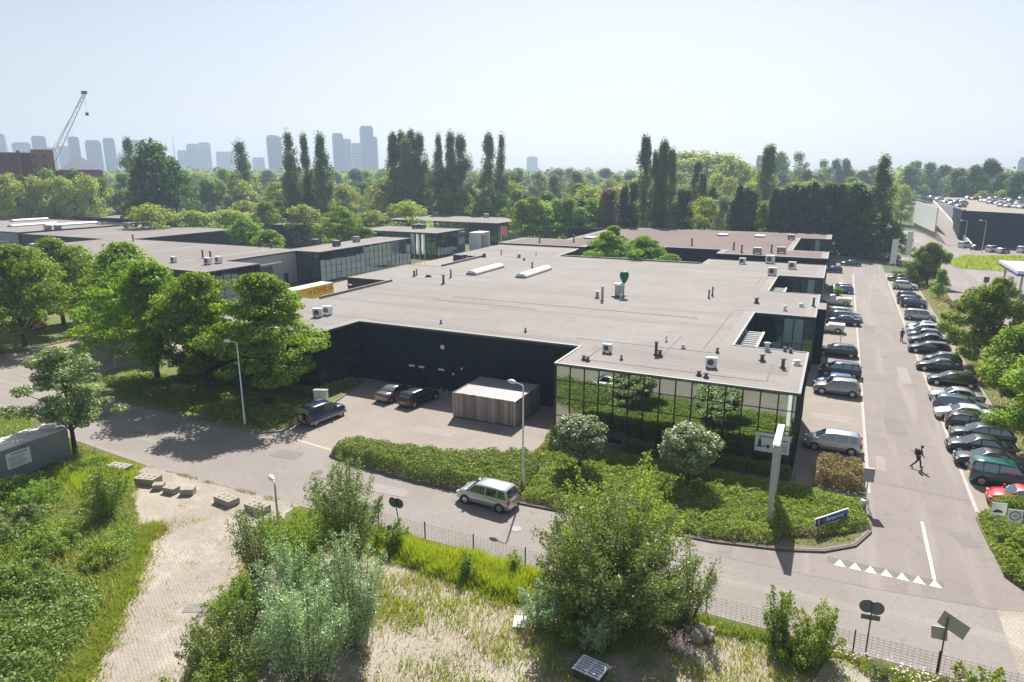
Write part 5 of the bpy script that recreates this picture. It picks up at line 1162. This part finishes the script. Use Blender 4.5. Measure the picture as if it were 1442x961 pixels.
o=hedge_leaves('hedge',[(.3,49.9),(.3,54.2),(3.5,54.3),(3.5,49.9)],9500,1.15,'brown',.15,135,.02,.3,.3); tag(o,'browning clipped hedge beside the lane mouth','hedge')
o=hedge_leaves('hedge',[(11.0,49.9),(11.0,51.5),(24,56),(24,53)],9000,1.1,'hedge',.16,136,.1,.35,.1); tag(o,'clipped hedge in front of the red hatchback','hedge')
o=hedge_leaves('hedge',[(10.3,42.4),(10.1,49.6),(12.2,49.7),(12.8,44),(14.5,40.2),(11.7,40.2)],16000,.6,'cover',.16,137,.13,.35,.25); tag(o,kind='stuff'); o.name='ground_cover'
o=hedge_leaves('hedge',[(-64.8,49.6),(-64.8,50.9),(-46,50.9),(-45.4,55.6),(-44.4,55.4),(-44.2,49.4)],15000,.8,'hedge',.17,138,.13,.3,.15); tag(o,'dark clipped hedge around the glass corner behind the big trees','hedge')
o=hedge_leaves('ivy_cover',[(-70,44.6),(-62,42.0),(-50,41.6),(-43.2,41.6),(-43.2,46),(-46,48),(-66,48.6)],26000,.42,'hedge',.18,139,.13,.5,.5); tag(o,kind='stuff')
o=hedge_leaves('weedy_strip',[(15.4,57),(18.9,57),(19.1,171),(15.4,168)],9000,.45,'dry',.22,140,.03,.4,.5); tag(o,kind='stuff')
# ---------------------------------------------------------------- grass and weeds (nobody could count these)
def grass(name,poly,n,h,w,leaf,seed,thr=None,sc=.6,z=.02,lean=.35,ex=()):
    r=np.random.default_rng(seed); P=scatter(poly,n,r)
    if thr is not None: P=P[nz(P,sc,seed)+.25*r.normal(size=len(P))>thr]
    for e in ex: P=P[~inpoly(P,e)]
    d=edge_dist(P,np.array(poly)); fd=min(.9,.25*np.ptp(np.array(poly),0).min()); tp=np.clip(d/fd+.35*nz(P,2.2,seed+9),0.02,1); q=r.uniform(0,1,len(P))<tp**.8; P=P[q]; tp=tp[q]
    hv=h*(1+.35*nz(P,.9,seed+5))*(.45+.55*tp); o=link(name,blades(name,np.concatenate([P,np.full((len(P),1),z)],1),hv,w,L[leaf],r,lean)); return tag(o,kind='stuff')
WP=[(-44.8,30.2),(-40,29.8),(-37.2,26.8),(-38.6,25.6),(-41.5,27.4)]
CT=[(-55.6,20),(-52.3,20),(-52.3,30.6),(-55.6,30.6)]
WEED=[(-75,34.8),(-64.5,34.6),(-62,33.0),(-52,32.0),(-46.4,31.4),(-45,30.4),(-39.7,29.3),(-38.2,27.4),(-36.6,24.9),(-32.2,20.1),(-28.4,15.4),(-26.6,11),(-40,6),(-75,12)]
grass('tall_grass',WEED,42000,.55,.05,'grass',201,None,.6,.01,.4,(CT,WP))
grass('dry_grass',WEED,26000,.8,.05,'dry',202,.18,.3,.01,.4,(CT,WP))
grass('lime_weeds',WEED,16000,.7,.06,'limegrass',219,.25,.42,.01,.4,(CT,WP))
grass('tall_grass',[(-50,31.9),(-46,31.6),(-43,28),(-46,26),(-51.5,27),(-52,31.5)],9000,.55,.05,'limegrass',203)
grass('lime_grass',[(-24.2,31.6),(-12.6,31.6),(-12.4,28.6),(-14,28.2),(-20,28.9),(-23.5,29.2)],26000,.75,.05,'limegrass',204,None,.6,.01,.3)
grass('fence_grass',[(-31,31.7),(-23.4,31.7),(-23.4,28.6),(-28,26.5),(-30,28.5)],8000,.4,.05,'grass',225)
grass('fence_grass',[(-5,31.5),(20,31.6),(20,29.6),(7,30.3),(3,31),(-4,30.6)],16000,.45,.045,'grass',205)
grass('dry_grass',[(-22.5,29),(-3,30.6),(6,29.6),(8,14),(-18,13),(-21,19)],16000,.34,.04,'dry',206,.25,.75)
grass('tall_grass',[(-22.5,29),(-3,30.6),(6,30.4),(8,14),(-18,13),(-21,19)],40000,.42,.045,'limegrass',207,.12,.6)
grass('weed_tufts',[(-22.5,29.2),(-3,30.6),(6,29.6),(8,14),(-18,13),(-21,19)],30000,.3,.06,'grass',217,.3,1.1)
grass('dead_grass',[(-22.5,29),(-3,30.6),(6,29.6),(8,14),(-18,13),(-21,19)],12000,.16,.035,'dry',218,None,.5,.012,.6)
grass('track_weeds',[(-39,29.5),(-31,31.2),(-28,25),(-22,14),(-27,13),(-36.5,25)],14000,.12,.03,'grass',208,.62,1.4,.025)
grass('track_weeds',[(-28.6,16.5),(-36.4,25.6),(-38.8,28.7),(-37.6,28.6),(-35.6,25),(-31.4,19.8),(-27.6,15)],900,.22,.04,'grass',209,.1,1.3)
grass('lawn_grass',LV,16000,.14,.05,'grass',210,-.2,.8,.13)
grass('lawn_grass',[(11.6,40.2),(10.4,44),(10.2,49),(24,53),(25.5,41)],12000,.16,.05,'limegrass',211,None,.6,.13)
grass('bank_grass',[(26,187),(64,180),(64,214),(44,222),(31,218),(24.6,199)],9000,.5,.22,'limegrass',212,None,.3,.03)
grass('verge_edge_grass',[(-2,40.1),(1,40.9),(3,42.8),(3.5,44.5),(1.8,43),(-1.4,41.3)],1500,.25,.05,'grass',213,None,1,.13)
grass('road_edge_weeds',[(-46,32.1),(-31,32.2),(-31,31.5),(-46,31.6)],2500,.12,.04,'dry',214,.15,1.2,.02)
r=np.random.default_rng(77)
P,Nr=mound([(-62,33),(-50,31.5),(-41.5,27.5),(-37.8,25.6),(-33.5,20.4),(-29.4,14.8),(-27.4,10.5),(-40,6),(-66,14),(-66,31)],70000,lambda q:.25+.75*np.clip(nz(q,.45,3)+.25,0,1.3)+.2*nz(q,1.7,8),r,0,.8)
k=~inpoly(P[:,:2],CT)&~inpoly(P[:,:2],WP); P,Nr=P[k],Nr[k]; far_=nz(P[:,:2],.35,14)>-.55; P,Nr=P[far_],Nr[far_]
o=link('weed_thicket',leaf_mesh('weed_thicket',P,Nr,.15,.09,L['nettle'],r)); tag(o,kind='stuff')
P,Nr=mound([(-33,19.4),(-29.2,14.6),(-27.4,10.5),(-38,7),(-44,14),(-39,20)],26000,lambda q:1.0+.35*nz(q,1.1,4)+.2*nz(q,3,9),r,0,.7)
o=link('bramble_thicket',leaf_mesh('bramble_thicket',P,Nr,.17,.12,leaf_mat('bramble_leaves',(.06,.125,.025),(.19,.28,.1),.38,None,.015),r)); tag(o,kind='stuff')
P=scatter([(1,31.3),(9,31.3),(9,30),(3,30.4)],420,r); o=link('wild_flowers',leaf_mesh('wild_flowers',np.concatenate([P,r.uniform(.35,.75,(420,1))],1),unit(420,r)+np.array([0,0,1.5]),.1,.09,L['flower'],r)); tag(o,kind='stuff')
def edge_grass(name,line,n,spread,h,w,leaf,seed,z=.02):
    r=np.random.default_rng(seed); L_=np.array(line); k=r.integers(0,len(L_)-1,n); t=r.uniform(0,1,(n,1))
    P=L_[k]*(1-t)+L_[k+1]*t; P=P+r.normal(size=(n,2))*spread*(.4+.8*np.clip(nz(P,1.8,seed)+.4,0,1.4))[:,None]
    o=link(name,blades(name,np.concatenate([P,np.full((n,1),z)],1),h*(1+.4*nz(P,1.3,seed+2)),w,L[leaf],r,.5)); return tag(o,kind='stuff')
TL=[(-37.1,25.6),(-37,25),(-32.4,20.1),(-28.6,15.4),(-26.4,10.5)]
edge_grass('track_edge_grass',TL,9000,.38,.36,.05,'grass',220); edge_grass('track_edge_grass',TL,4500,.5,.3,.05,'limegrass',221); edge_grass('track_edge_grass',TL,3000,.45,.24,.04,'dry',222)
edge_grass('track_edge_grass',[(-30.8,29.6),(-30.2,27.6),(-28.2,24.6),(-26,20.5),(-23.2,16),(-21,11)],5000,.45,.25,.045,'dry',223)
edge_grass('soil_edge_grass',[(-25,29.2),(-17,29),(-10,29.8),(-3,30.7),(4,30.7),(9,30.4)],7000,.4,.34,.05,'grass',224)
P=scatter([(-22,28.8),(-3,30.2),(6,29.6),(8,16),(-18,14),(-21,19)],26000,r); k=nz(P,.8,31)+.5*nz(P,2.6,32)>.42; P=P[k]
o=link('low_weeds',leaf_mesh('low_weeds',np.concatenate([P,r.uniform(.03,.22,(len(P),1))],1),unit(len(P),r)*.7+np.array([0,0,1]),.12,.07,L['nettle'],r)); tag(o,kind='stuff')
# ---------------------------------------------------------------- park woods
def variant(seed,H,Rr,leaf,kind,n,ls,z0,ncl,rc,flat,shell=.5,irr=.25,vert=0,tr=.25):
    P,Nr,C,r=crown_pts(seed,z0,H,Rr,kind,ncl,rc,flat,n,shell,irr,vert)
    V,F=leaf_geo(P,Nr,ls,ls*.7,r); tb=limb_mb(H,z0,tr,C,r,4,5); nv=len(V)
    Q=[f for f in tb.f if len(f)==4]
    V2=np.concatenate([V,np.array(tb.v)]); F2=np.concatenate([F,np.array(Q)+nv]); mi=np.concatenate([np.zeros(len(F),int),np.ones(len(Q),int)])
    return np_mesh('park_tree',V2,F2,[L[leaf],M['bark']],mi)
VAR={}
def V_(key):
    if key in VAR: return VAR[key]
    t,i=key
    P={'round':dict(H=16,Rr=6.2,leaf='far1',kind='broad',n=3800,ls=.75,z0=2.2,ncl=46,rc=1.9,flat=.75),
       'pale':dict(H=16,Rr=6.6,leaf='far2',kind='dome',n=4200,ls=.62,z0=1.5,ncl=60,rc=1.7,flat=.85),
       'dark':dict(H=16,Rr=5.8,leaf='far3',kind='broad',n=3600,ls=.7,z0=1.5,ncl=44,rc=1.8,flat=.8),
       'silver':dict(H=15,Rr=5.8,leaf='far4',kind='dome',n=4000,ls=.6,z0=1.2,ncl=46,rc=1.7,flat=1.0),
       'bright':dict(H=13,Rr=5.6,leaf='far5',kind='broad',n=3800,ls=.62,z0=2.6,ncl=44,rc=1.7,flat=.5),
       'copper':dict(H=14,Rr=6.0,leaf='copper',kind='broad',n=3600,ls=.65,z0=1.5,ncl=44,rc=1.7,flat=.75),
       'poplar':dict(H=28,Rr=3.0,leaf='poplar',kind='poplar',n=9500,ls=.5,z0=1.5,ncl=80,rc=1.25,flat=1.7,shell=.45,irr=.3,vert=.5),
       'conifer':dict(H=16,Rr=2.6,leaf='conifer',kind='cone',n=4200,ls=.55,z0=.4,ncl=70,rc=.95,flat=1.3,shell=.35,irr=.12)}[t]
    VAR[key]=variant(300+i*17+len(t)*5,**P); return VAR[key]
DH={'round':16,'pale':16,'dark':16,'silver':15,'bright':13,'copper':14,'poplar':28,'conifer':16}; DR={'round':6.2,'pale':6.6,'dark':5.8,'silver':5.8,'bright':5.6,'copper':6,'poplar':3,'conifer':2.6}
NAME={'round':('broadleaf_tree','mid green broad tree'),'pale':('pale_tree','pale yellow green willow like tree'),'dark':('dark_tree','dark green dense tree'),'silver':('silver_tree','silver grey willow tree'),'bright':('bright_tree','bright green light crowned tree'),'copper':('copper_tree','brownish copper leaved tree'),'poplar':('poplar_tree','tall narrow poplar'),'conifer':('conifer_tree','dark narrow conifer')}
rt=random.Random(5)
def ptree(t,x,y,H,Rr,label,group,z=0):
    o=link(NAME[t][0],V_((t,rt.randrange(6 if t=='poplar' else 4))),None,(x,y,z-.1),rt.uniform(0,6.28)); s=Rr/DR[t]*(1.22 if t=='poplar' else 1); o.scale=(s,s,H/DH[t]); return tag(o,label,'tree',group)
# tall poplars standing out of the woods: px, py of the top, distance, radius
for px,py,d,Rr,t in ((405,187,255,3.0,'tall poplar to the right of the round dark tower, tallest of three'),(427,192,258,2.2,'slim poplar in the middle of the three beside the round dark tower'),(450,190,252,3.2,'tall broad poplar, right one of the three beside the round dark tower'),(337,200,330,4.6,'poplar pair rising left of the round dark tower'),(179,197,420,4.2,'single dark poplar beside the leaning towers'),
  (553,190,270,3.2,'poplar at the left end of the dense poplar clump'),(565,188,272,3.2,'poplar in the left half of the dense poplar clump'),(578,187,268,3.4,'poplar in the right half of the dense poplar clump'),(590,191,270,3.0,'poplar at the right end of the dense poplar clump'),(571,196,262,3.4,'poplar at the front of the dense poplar clump'),
  (617,191,275,2.4,'slim poplar right of the dense poplar clump'),(634,189,272,3.0,'poplar of the joined pair, the left one'),(648,193,270,3.6,'poplar of the joined pair, the right broad one'),(688,191,268,3.2,'poplar of the centre pair, the left broad one'),(706,190,270,2.4,'poplar of the centre pair, the right slim one'),
  (910,194,232,2.9,'tall poplar behind the copper tree, left of the group'),(936,201,214,2.7,'tallest poplar behind the reddish roof'),(925,215,216,2.2,'shorter poplar joined to the tallest one behind the reddish roof'),(947,212,214,2.0,'slim poplar stem right of the tallest one'),(983,229,240,2.6,'narrow dark poplar right of the copper tree'),
  (1085,207,262,4.0,'broad dark poplar standing alone above the pale trees'),(1247,221,206,3.0,'tall pale poplar at the end of the conifer row'),(990,245,228,2.0,'short dark poplar above the reddish roof')):
    x,y,z=far(px,py,d); ptree('poplar',x,y,z,Rr,t,'tall poplars above the park')
# conifer screen and other front trees
n_=0
for px,py,d,t in [(1093+i*9.3,263+5*math.sin(i*1.9)+rt.uniform(-3,5)-(4 if i in(1,4,8) else 0),203+3*(i%2)) +('conifer',) for i in range(15)]+[(1218,268,204,'conifer'),(1228,296,200,'dark'),(1246,300,198,'dark'),(1262,318,197,'dark'),(1043,262,208,'conifer'),(1052,265,206,'conifer'),(1061,270,206,'conifer'),(1035,280,207,'conifer'),(880,263,206,'conifer'),(893,258,204,'conifer'),(961,266,206,'conifer'),(970,268,208,'conifer'),(1004,258+6,232,'conifer')]:
    x,y,z=far(px,py,d); n_+=1; ptree(t,x,y,z,3.0 if t=='conifer' else 5.0,'dark conifer in the dense screen beyond the reddish roof' if t=='conifer' else 'dark bushy tree at the end of the conifer screen','conifer screen beyond the reddish roof')
for px,py,d,t,Rr,lb in ((858,268,204,'copper',6.5,'brown copper leaved tree between the conifers and the bright trees'),(995,278,205,'pale',5.5,'round pale willow left of the conifer screen'),(1020,280,207,'silver',3.5,'whitish flowering tree beside the round pale willow'),(1076,284,208,'bright',5.0,'bright green tree in a gap of the conifer screen'),(950,288,206,'silver',3.0,'small whitish tree by the slim conifers'),
  (600,240,278,'silver',7.5,'silver grey willow, left of the central pair'),(632,236,276,'silver',8,'silver grey willow, right of the central pair'),(660,258,272,'silver',5,'small silver willow by the central pair'),(212,203,262,'dark',12,'huge dark round tree standing above the left woods'),(240,222,265,'dark',9,'dark tree on the right shoulder of the huge round tree'),(197,226,262,'dark',8,'dark tree on the left shoulder of the huge round tree'),
  (175,268,300,'silver',7,'drooping silver willow above the farthest left roof'),(192,272,298,'silver',6,'small drooping silver willow above the farthest left roof'),(545,250,278,'pale',9,'rounded pale willow below the poplar clump'),(1010,216,380,'pale',22,'broad pale green mound of trees on the skyline'),(975,213,390,'pale',24,'high pale green tree mound behind the tallest poplar'),(1040,228,370,'pale',18,'pale shoulder of the tree mound on the skyline')):
    x,y,z=far(px,py,d); ptree(t,x,y,z,Rr,lb,None)
for k,(px,d,H) in enumerate([(735+i*16.5,206-2*(i%3),13.2+1.6*math.sin(i*2.2)) for i in range(8)]+[(600+i*27,262,14.5+1.5*math.sin(i*1.4)) for i in range(5)]):
    x,y,_=far(px,270,d); ptree('bright',x,y,H,5.6,'bright green tree in the row behind the long office and the reddish roof','row of bright trees at the edge of the park')
# woods in depth
ANG0,ANG1=-37.5,38.5
mix_l=['round','dark','pale','round','bright','silver','pale','dark','round','pale']
cnt=0
for d,sp,h0 in ((224,11,12),(247,12,14.5),(275,13,16.5),(310,15,18),(355,17.5,19.5),(410,21,20.5),(480,26,21.5),(570,32,22.5)):
    a=ANG0+rt.uniform(0,1)
    while a<ANG1:
        dd_=d*rt.uniform(.95,1.05); px=721+961*math.tan(R(a))*1.03
        right=a>26.5; skip=(right and d<420) or (a>18 and d<250 and not right) or (a<-29 and d<240)
        az=math.pi/2+HEAD-R(a); x,y=dd_*math.cos(az),dd_*math.sin(az)
        for bx0,bx1,by0,by1 in ((-266,-190,150,196),(-166,-89,186,222),(-268,-188,102,149),(-78,4,134,199),(22,160,180,340)):
            if bx0<x<bx1 and by0<y<by1: skip=True
        if not skip:
            az=math.pi/2+HEAD-R(a); x,y=dd_*math.cos(az),dd_*math.sin(az)
            t=rt.choice(mix_l)
            if a>6 and 240<d<400: t=rt.choice(['pale','pale','pale','round'])
            if right: t=rt.choice(['dark','dark','round','silver'])
            H=h0*rt.uniform(.82,1.12); Rr=DR[t]*rt.uniform(1.1,1.5)*(1+max(0,d-300)/600)
            if right: H*=1.05
            side='left of the poplar clump' if a<-9 else ('right of the poplar clump' if a<16 else 'beyond the conifers')
            ptree(t,x,y,H,Rr,f'{NAME[t][1]} in the park woods {side}',f'{NAME[t][0].replace("_"," ")}s in the park woods {side}'); cnt+=1
        a+=math.degrees(sp/dd_)*rt.uniform(.85,1.15)
for k in range(10):
    x,y,z=far(-30+k*19,247+5*math.sin(k*2.3)+rt.uniform(-3,3),292+9*(k%2)); ptree(['pale','round','pale','dark'][k%4],x,y,z,7.2,'leafy tree in front of the red brick building','trees in front of the brick building')
# right hand trees beyond the parking deck
for px,py,d,t,Rr,lb in ((1395,226,430,'dark',9,'tall dark tree clump beyond the parking deck, highest crown'),(1375,233,420,'dark',9,'dark tree left of the highest crown beyond the parking deck'),(1350,240,425,'dark',9,'dark tree at the left side of the clump beyond the deck'),(1412,246,415,'dark',8,'dark tree at the right side of the clump beyond the deck'),(1436,244,400,'dark',9,'dark tree at the edge of the view beyond the deck'),(1290,228,560,'round',12,'hazy tree left of the path beyond the deck'),(1310,230,570,'round',12,'hazy tree above the path beyond the deck'),(1330,234,560,'dark',10,'hazy dark tree right of the path beyond the deck'),
   (1100,216,520,'round',10,'flat topped hazy tree right of the lone poplar'),(1125,216,530,'round',11,'second flat topped hazy tree right of the lone poplar'),(1160,226,540,'round',9,'hazy tree group above the pale trees, left'),(1178,224,540,'dark',9,'hazy tree group above the pale trees, middle'),(1192,225,540,'round',8,'hazy tree group above the pale trees, right'),(1275,262,330,'pale',6,'pale willow beside the path left of the ramp'),(1262,258,340,'pale',7,'pale willow right of the tall pale poplar'),
   (1340,268,400,'round',3,'small bush behind the deck railing'),(1386,270,400,'pale',5,'pale bush line behind the deck, left part'),(1415,268,400,'pale',6,'pale bush line behind the deck, right part')):
    x,y,z=far(px,py,d); ptree(t,x,y,max(z,4),Rr,lb,None)
# far woods as one mass
r=np.random.default_rng(99); PP=[];NN=[]
for i in range(800):
    a=R(r.uniform(-40,41)); d=600*(2500/600)**(r.uniform()**1.25); az=math.pi/2+HEAD-a; h=r.uniform(13,20)*(.95 if d<1200 else 1); w=r.uniform(9,17)*(1+d/2500); n=300
    q=unit(n,r); q[:,2]=np.abs(q[:,2]); c=np.array([d*math.cos(az),d*math.sin(az),0]); lump=1+.25*np.sin(q[:,0]*7+i)+.2*np.sin(q[:,1]*9+2*i)
    PP.append(c+q*np.array([w,w,h])*lump[:,None]); NN.append(q+unit(n,r)*.5)
P=np.concatenate(PP); Nr=np.concatenate(NN); dist=np.hypot(P[:,0],P[:,1]); ls=(2.6+dist/500)
V,F=leaf_geo(P,Nr,ls,ls*.8,r); o=link('far_woods',np_mesh('far_woods',V,F,L['far1'])); tag(o,kind='stuff')

# ---------------------------------------------------------------- skyline
def win_mat(name,c,wc,sx,sz):
    m,nt,out=new_mat(name); p=N(nt,'ShaderNodeBsdfPrincipled'); b=N(nt,'ShaderNodeTexBrick'); b.offset=0
    b.inputs['Scale'].default_value=1; b.inputs['Brick Width'].default_value=sx; b.inputs['Row Height'].default_value=sz; b.inputs['Mortar Size'].default_value=sz*.28; b.inputs['Color1'].default_value=c4(wc); b.inputs['Color2'].default_value=c4([x*1.5 for x in wc]); b.inputs['Mortar'].default_value=c4(c)
    t=N(nt,'ShaderNodeTexCoord'); s=N(nt,'ShaderNodeSeparateXYZ'); ad_=N(nt,'ShaderNodeMath'); ad_.operation='ADD'; cb_=N(nt,'ShaderNodeCombineXYZ')
    nt.links.new(t.outputs['Object'],s.inputs[0]); nt.links.new(s.outputs[0],ad_.inputs[0]); nt.links.new(s.outputs[1],ad_.inputs[1]); nt.links.new(ad_.outputs[0],cb_.inputs[0]); nt.links.new(s.outputs[2],cb_.inputs[1]); nt.links.new(cb_.outputs[0],b.inputs['Vector'])
    nt.links.new(b.outputs['Color'],p.inputs['Base Color']); p.inputs['Roughness'].default_value=.5; nt.links.new(p.outputs[0],out.inputs[0]); return m
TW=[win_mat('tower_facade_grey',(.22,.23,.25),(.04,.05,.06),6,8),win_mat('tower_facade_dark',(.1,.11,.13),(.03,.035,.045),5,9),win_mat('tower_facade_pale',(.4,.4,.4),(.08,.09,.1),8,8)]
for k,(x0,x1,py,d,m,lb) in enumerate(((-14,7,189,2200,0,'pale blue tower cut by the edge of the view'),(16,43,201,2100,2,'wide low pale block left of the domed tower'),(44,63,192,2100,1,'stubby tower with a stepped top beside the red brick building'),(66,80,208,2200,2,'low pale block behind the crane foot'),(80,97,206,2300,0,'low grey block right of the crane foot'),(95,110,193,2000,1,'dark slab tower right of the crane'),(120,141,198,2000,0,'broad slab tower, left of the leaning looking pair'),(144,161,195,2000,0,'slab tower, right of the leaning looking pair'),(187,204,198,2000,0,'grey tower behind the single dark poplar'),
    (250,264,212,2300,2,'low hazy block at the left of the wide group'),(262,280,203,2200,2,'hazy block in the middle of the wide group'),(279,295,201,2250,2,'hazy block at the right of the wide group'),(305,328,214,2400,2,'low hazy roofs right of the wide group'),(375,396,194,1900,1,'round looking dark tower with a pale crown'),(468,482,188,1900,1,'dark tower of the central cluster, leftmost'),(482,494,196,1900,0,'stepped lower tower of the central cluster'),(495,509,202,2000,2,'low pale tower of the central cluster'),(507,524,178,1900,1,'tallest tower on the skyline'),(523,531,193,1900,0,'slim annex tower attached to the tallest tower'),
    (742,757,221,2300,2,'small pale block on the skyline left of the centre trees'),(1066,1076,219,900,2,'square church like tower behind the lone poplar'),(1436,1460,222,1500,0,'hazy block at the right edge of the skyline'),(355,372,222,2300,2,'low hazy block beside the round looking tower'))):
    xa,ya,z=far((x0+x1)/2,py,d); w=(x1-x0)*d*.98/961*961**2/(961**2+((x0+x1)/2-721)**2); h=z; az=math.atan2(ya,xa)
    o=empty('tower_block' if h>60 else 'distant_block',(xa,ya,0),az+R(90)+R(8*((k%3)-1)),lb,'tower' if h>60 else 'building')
    dep=w*.8
    if 'round' in lb and 'crown' in lb: b=MB(); b.lathe(0,0,[(w/2*.94,0),(w/2,h*.6),(w/2*1.02,h)],20); b.poly([(w/2*1.02*math.cos(a*math.pi/10),w/2*1.02*math.sin(a*math.pi/10)) for a in range(20)],h-.02); b.build('body',TW[m],o); MB().lathe(0,0,[(w*.46,h+.02),(w*.44,h+5),(.1,h+6)],16).build('crown',TW[2],o)
    else:
        MB().box(-w/2,w/2,-dep/2,dep/2,-1,h-4).build('body',TW[m],o); MB().box(-w*.42,w*.42,-dep*.4,dep*.4,h-3.99,h).build('roof_storey',TW[m],o)
    if k in (19,5): MB().cyl(0,0,h+.01,h+14,.6,.2,6).build('antenna',M['grey'],o)
xa,ya,z=far(243,192,1500); o=MB().cyl(0,0,0,z,.9,.4,6).build('radio_mast',M['grey'],None,(xa,ya,0)); tag(o,'thin radio mast on the skyline behind the huge dark tree','mast')
# brick building
RB=win_mat('brown_brick',(.33,.15,.07),(.06,.06,.07),3.2,3.2); RB2=win_mat('maroon_brick',(.24,.07,.055),(.07,.07,.08),3.2,3.2)
xa,ya,z=far(43,214,330); az=math.atan2(ya,xa)-R(90)
o=empty('brick_building',(xa,ya,0),az,'red and brown brick apartment building half hidden by the left woods','building')
MB().box(-40,0,-8,8,0,z-1).build('wing',RB2,o); 
MB().box(.02,7,-12,6,0,z+.6).build('stair_tower',RB,o); MB().box(7.02,12.5,-7,7,0,z-7).build('wing',RB2,o)
for q in range(5): MB().box(-38+q*8.4,-37+q*8.4,-8.4,-8.01,0,z+.2).build('pier',RB,o)
MB().box(-40.3,-.02,-8.45,8.2,z-.99,z-.5).build('roof',M['parapet'],o)
xa,ya,z=far(112,228,420); o=empty('glass_roof_house',(xa,ya,0),az,'low house with a pale glass pyramid roof behind the left woods','building')
MB().box(-9,9,-7,7,0,z-4).build('wall',RB2,o); b=MB(); b.add([(-9.3,-7.3,z-3.99),(9.3,-7.3,z-3.99),(9.3,7.3,z-3.99),(-9.3,7.3,z-3.99),(0,0,z+3)],[(0,1,4),(1,2,4),(2,3,4),(3,0,4)]); b.build('roof',M['steel'],o)
# crane
xb,yb,zb_=far(35,236,440); xt,yt,zt=far(119,133,440)
o=empty('lattice_crane',(xb,yb,0),0,'white lattice boom crane rising behind the brick building','crane')
top=Vector((xt-xb,yt-yb,zt)); bot=Vector((0,0,4)); ax=(top-bot).normalized(); sd=ax.cross(Vector((0,0,1))).normalized(); s2=ax.cross(sd)
b=MB(); n=22
def cp_(t,i): 
    w=1.5*(1-.55*t); return bot+(top-bot)*t+sd*w*(1 if i in(0,1) else -1)+s2*w*(1 if i in(0,3) else -1)
for i in range(4):
    b.tube([cp_(0,i),cp_(1,i)],[.24,.2],5)
    for k in range(n): b.tube([cp_(k/n,i),cp_((k+1)/n,(i+1)%4)],.1,4,caps=False)
b.build('boom',simple('crane_white',(.8,.78,.76),.5,0,0),o)
hook=top+Vector((0,0,0))+sd*(-2.5); b=MB(); b.tube([top,hook+Vector((0,0,-1)),hook+Vector((0,0,-9))],.08,4); b.build('hoist_rope',M['grey'],o)
MB().cbox(hook.x,hook.y,hook.z-9.8,1.1,1.1,1.6).build('hook_block',M['black'],o); MB().cbox(top.x,top.y,top.z+.8,3,1.4,1.5).build('boom_head',M['black'],o)
xs,ys,zs=far(64,228,440); b=MB(); b.tube([top,Vector((xs-xb,ys-yb,zs))],.11,4); b.build('stay_cable',M['grey'],o)
MB().box(-3,3,-4,4,0,4).build('cab',M['red'],o)
# ---------------------------------------------------------------- haze, light, camera
hz_,nt,out=new_mat('air_haze'); pv=N(nt,'ShaderNodeVolumePrincipled'); pv.inputs['Color'].default_value=(.6,.77,1,1); pv.inputs['Density'].default_value=.00036; pv.inputs['Anisotropy'].default_value=.2
nt.links.new(pv.outputs[0],out.inputs['Volume'])
o=MB().box(-2950,2950,-2950,2950,-1,160).build('haze',hz_); tag(o,kind='stuff')
SUN_EL,SUN_AZ=47.0,106.5      # azimuth counter-clockwise from +X
sv=Vector((math.cos(R(SUN_EL))*math.cos(R(SUN_AZ)),math.cos(R(SUN_EL))*math.sin(R(SUN_AZ)),math.sin(R(SUN_EL))))
ld=bpy.data.lights.new('sun','SUN'); ld.energy=4.15; ld.angle=R(.53); ld.color=(1,.94,.86)
so=bpy.data.objects.new('sun',ld); COL.objects.link(so); so.rotation_euler=sv.to_track_quat('Z','Y').to_euler(); so.location=(0,0,60)
w=bpy.data.worlds.new('World'); scene.world=w; w.use_nodes=True; nt=w.node_tree
bg=nt.nodes['Background']; sky=nt.nodes.new('ShaderNodeTexSky'); sky.sky_type='NISHITA'; sky.sun_disc=False; sky.sun_elevation=R(SUN_EL); sky.sun_rotation=R(90-SUN_AZ); sky.air_density=1.0; sky.dust_density=1.1; sky.ozone_density=1.0; sky.altitude=0
hs=nt.nodes.new('ShaderNodeHueSaturation'); hs.inputs['Saturation'].default_value=.58; nt.links.new(sky.outputs[0],hs.inputs['Color']); tn=mixc(nt,1.0,hs.outputs[0],(1.02,.98,.985),'MULTIPLY'); nt.links.new(tn,bg.inputs[0]); bg.inputs[1].default_value=.049
cd=bpy.data.cameras.new('camera'); cd.lens=24.0; cd.sensor_width=36; cd.clip_start=.5; cd.clip_end=9000
co=bpy.data.objects.new('camera',cd); COL.objects.link(co); co.location=(0,0,CAM_H); co.rotation_euler=(R(90)-PITCH,0,HEAD); scene.camera=co
scene.view_settings.view_transform='Standard'; scene.view_settings.look='None'; scene.view_settings.gamma=1; scene.view_settings.use_curve_mapping=False; scene.view_settings.exposure=1.2
cy=scene.cycles; cy.max_bounces=8; cy.diffuse_bounces=5; cy.glossy_bounces=3; cy.transmission_bounces=4; cy.volume_bounces=0; cy.transparent_max_bounces=4; cy.caustics_reflective=False; cy.caustics_refractive=False; cy.sample_clamp_indirect=4; cy.use_denoising=True
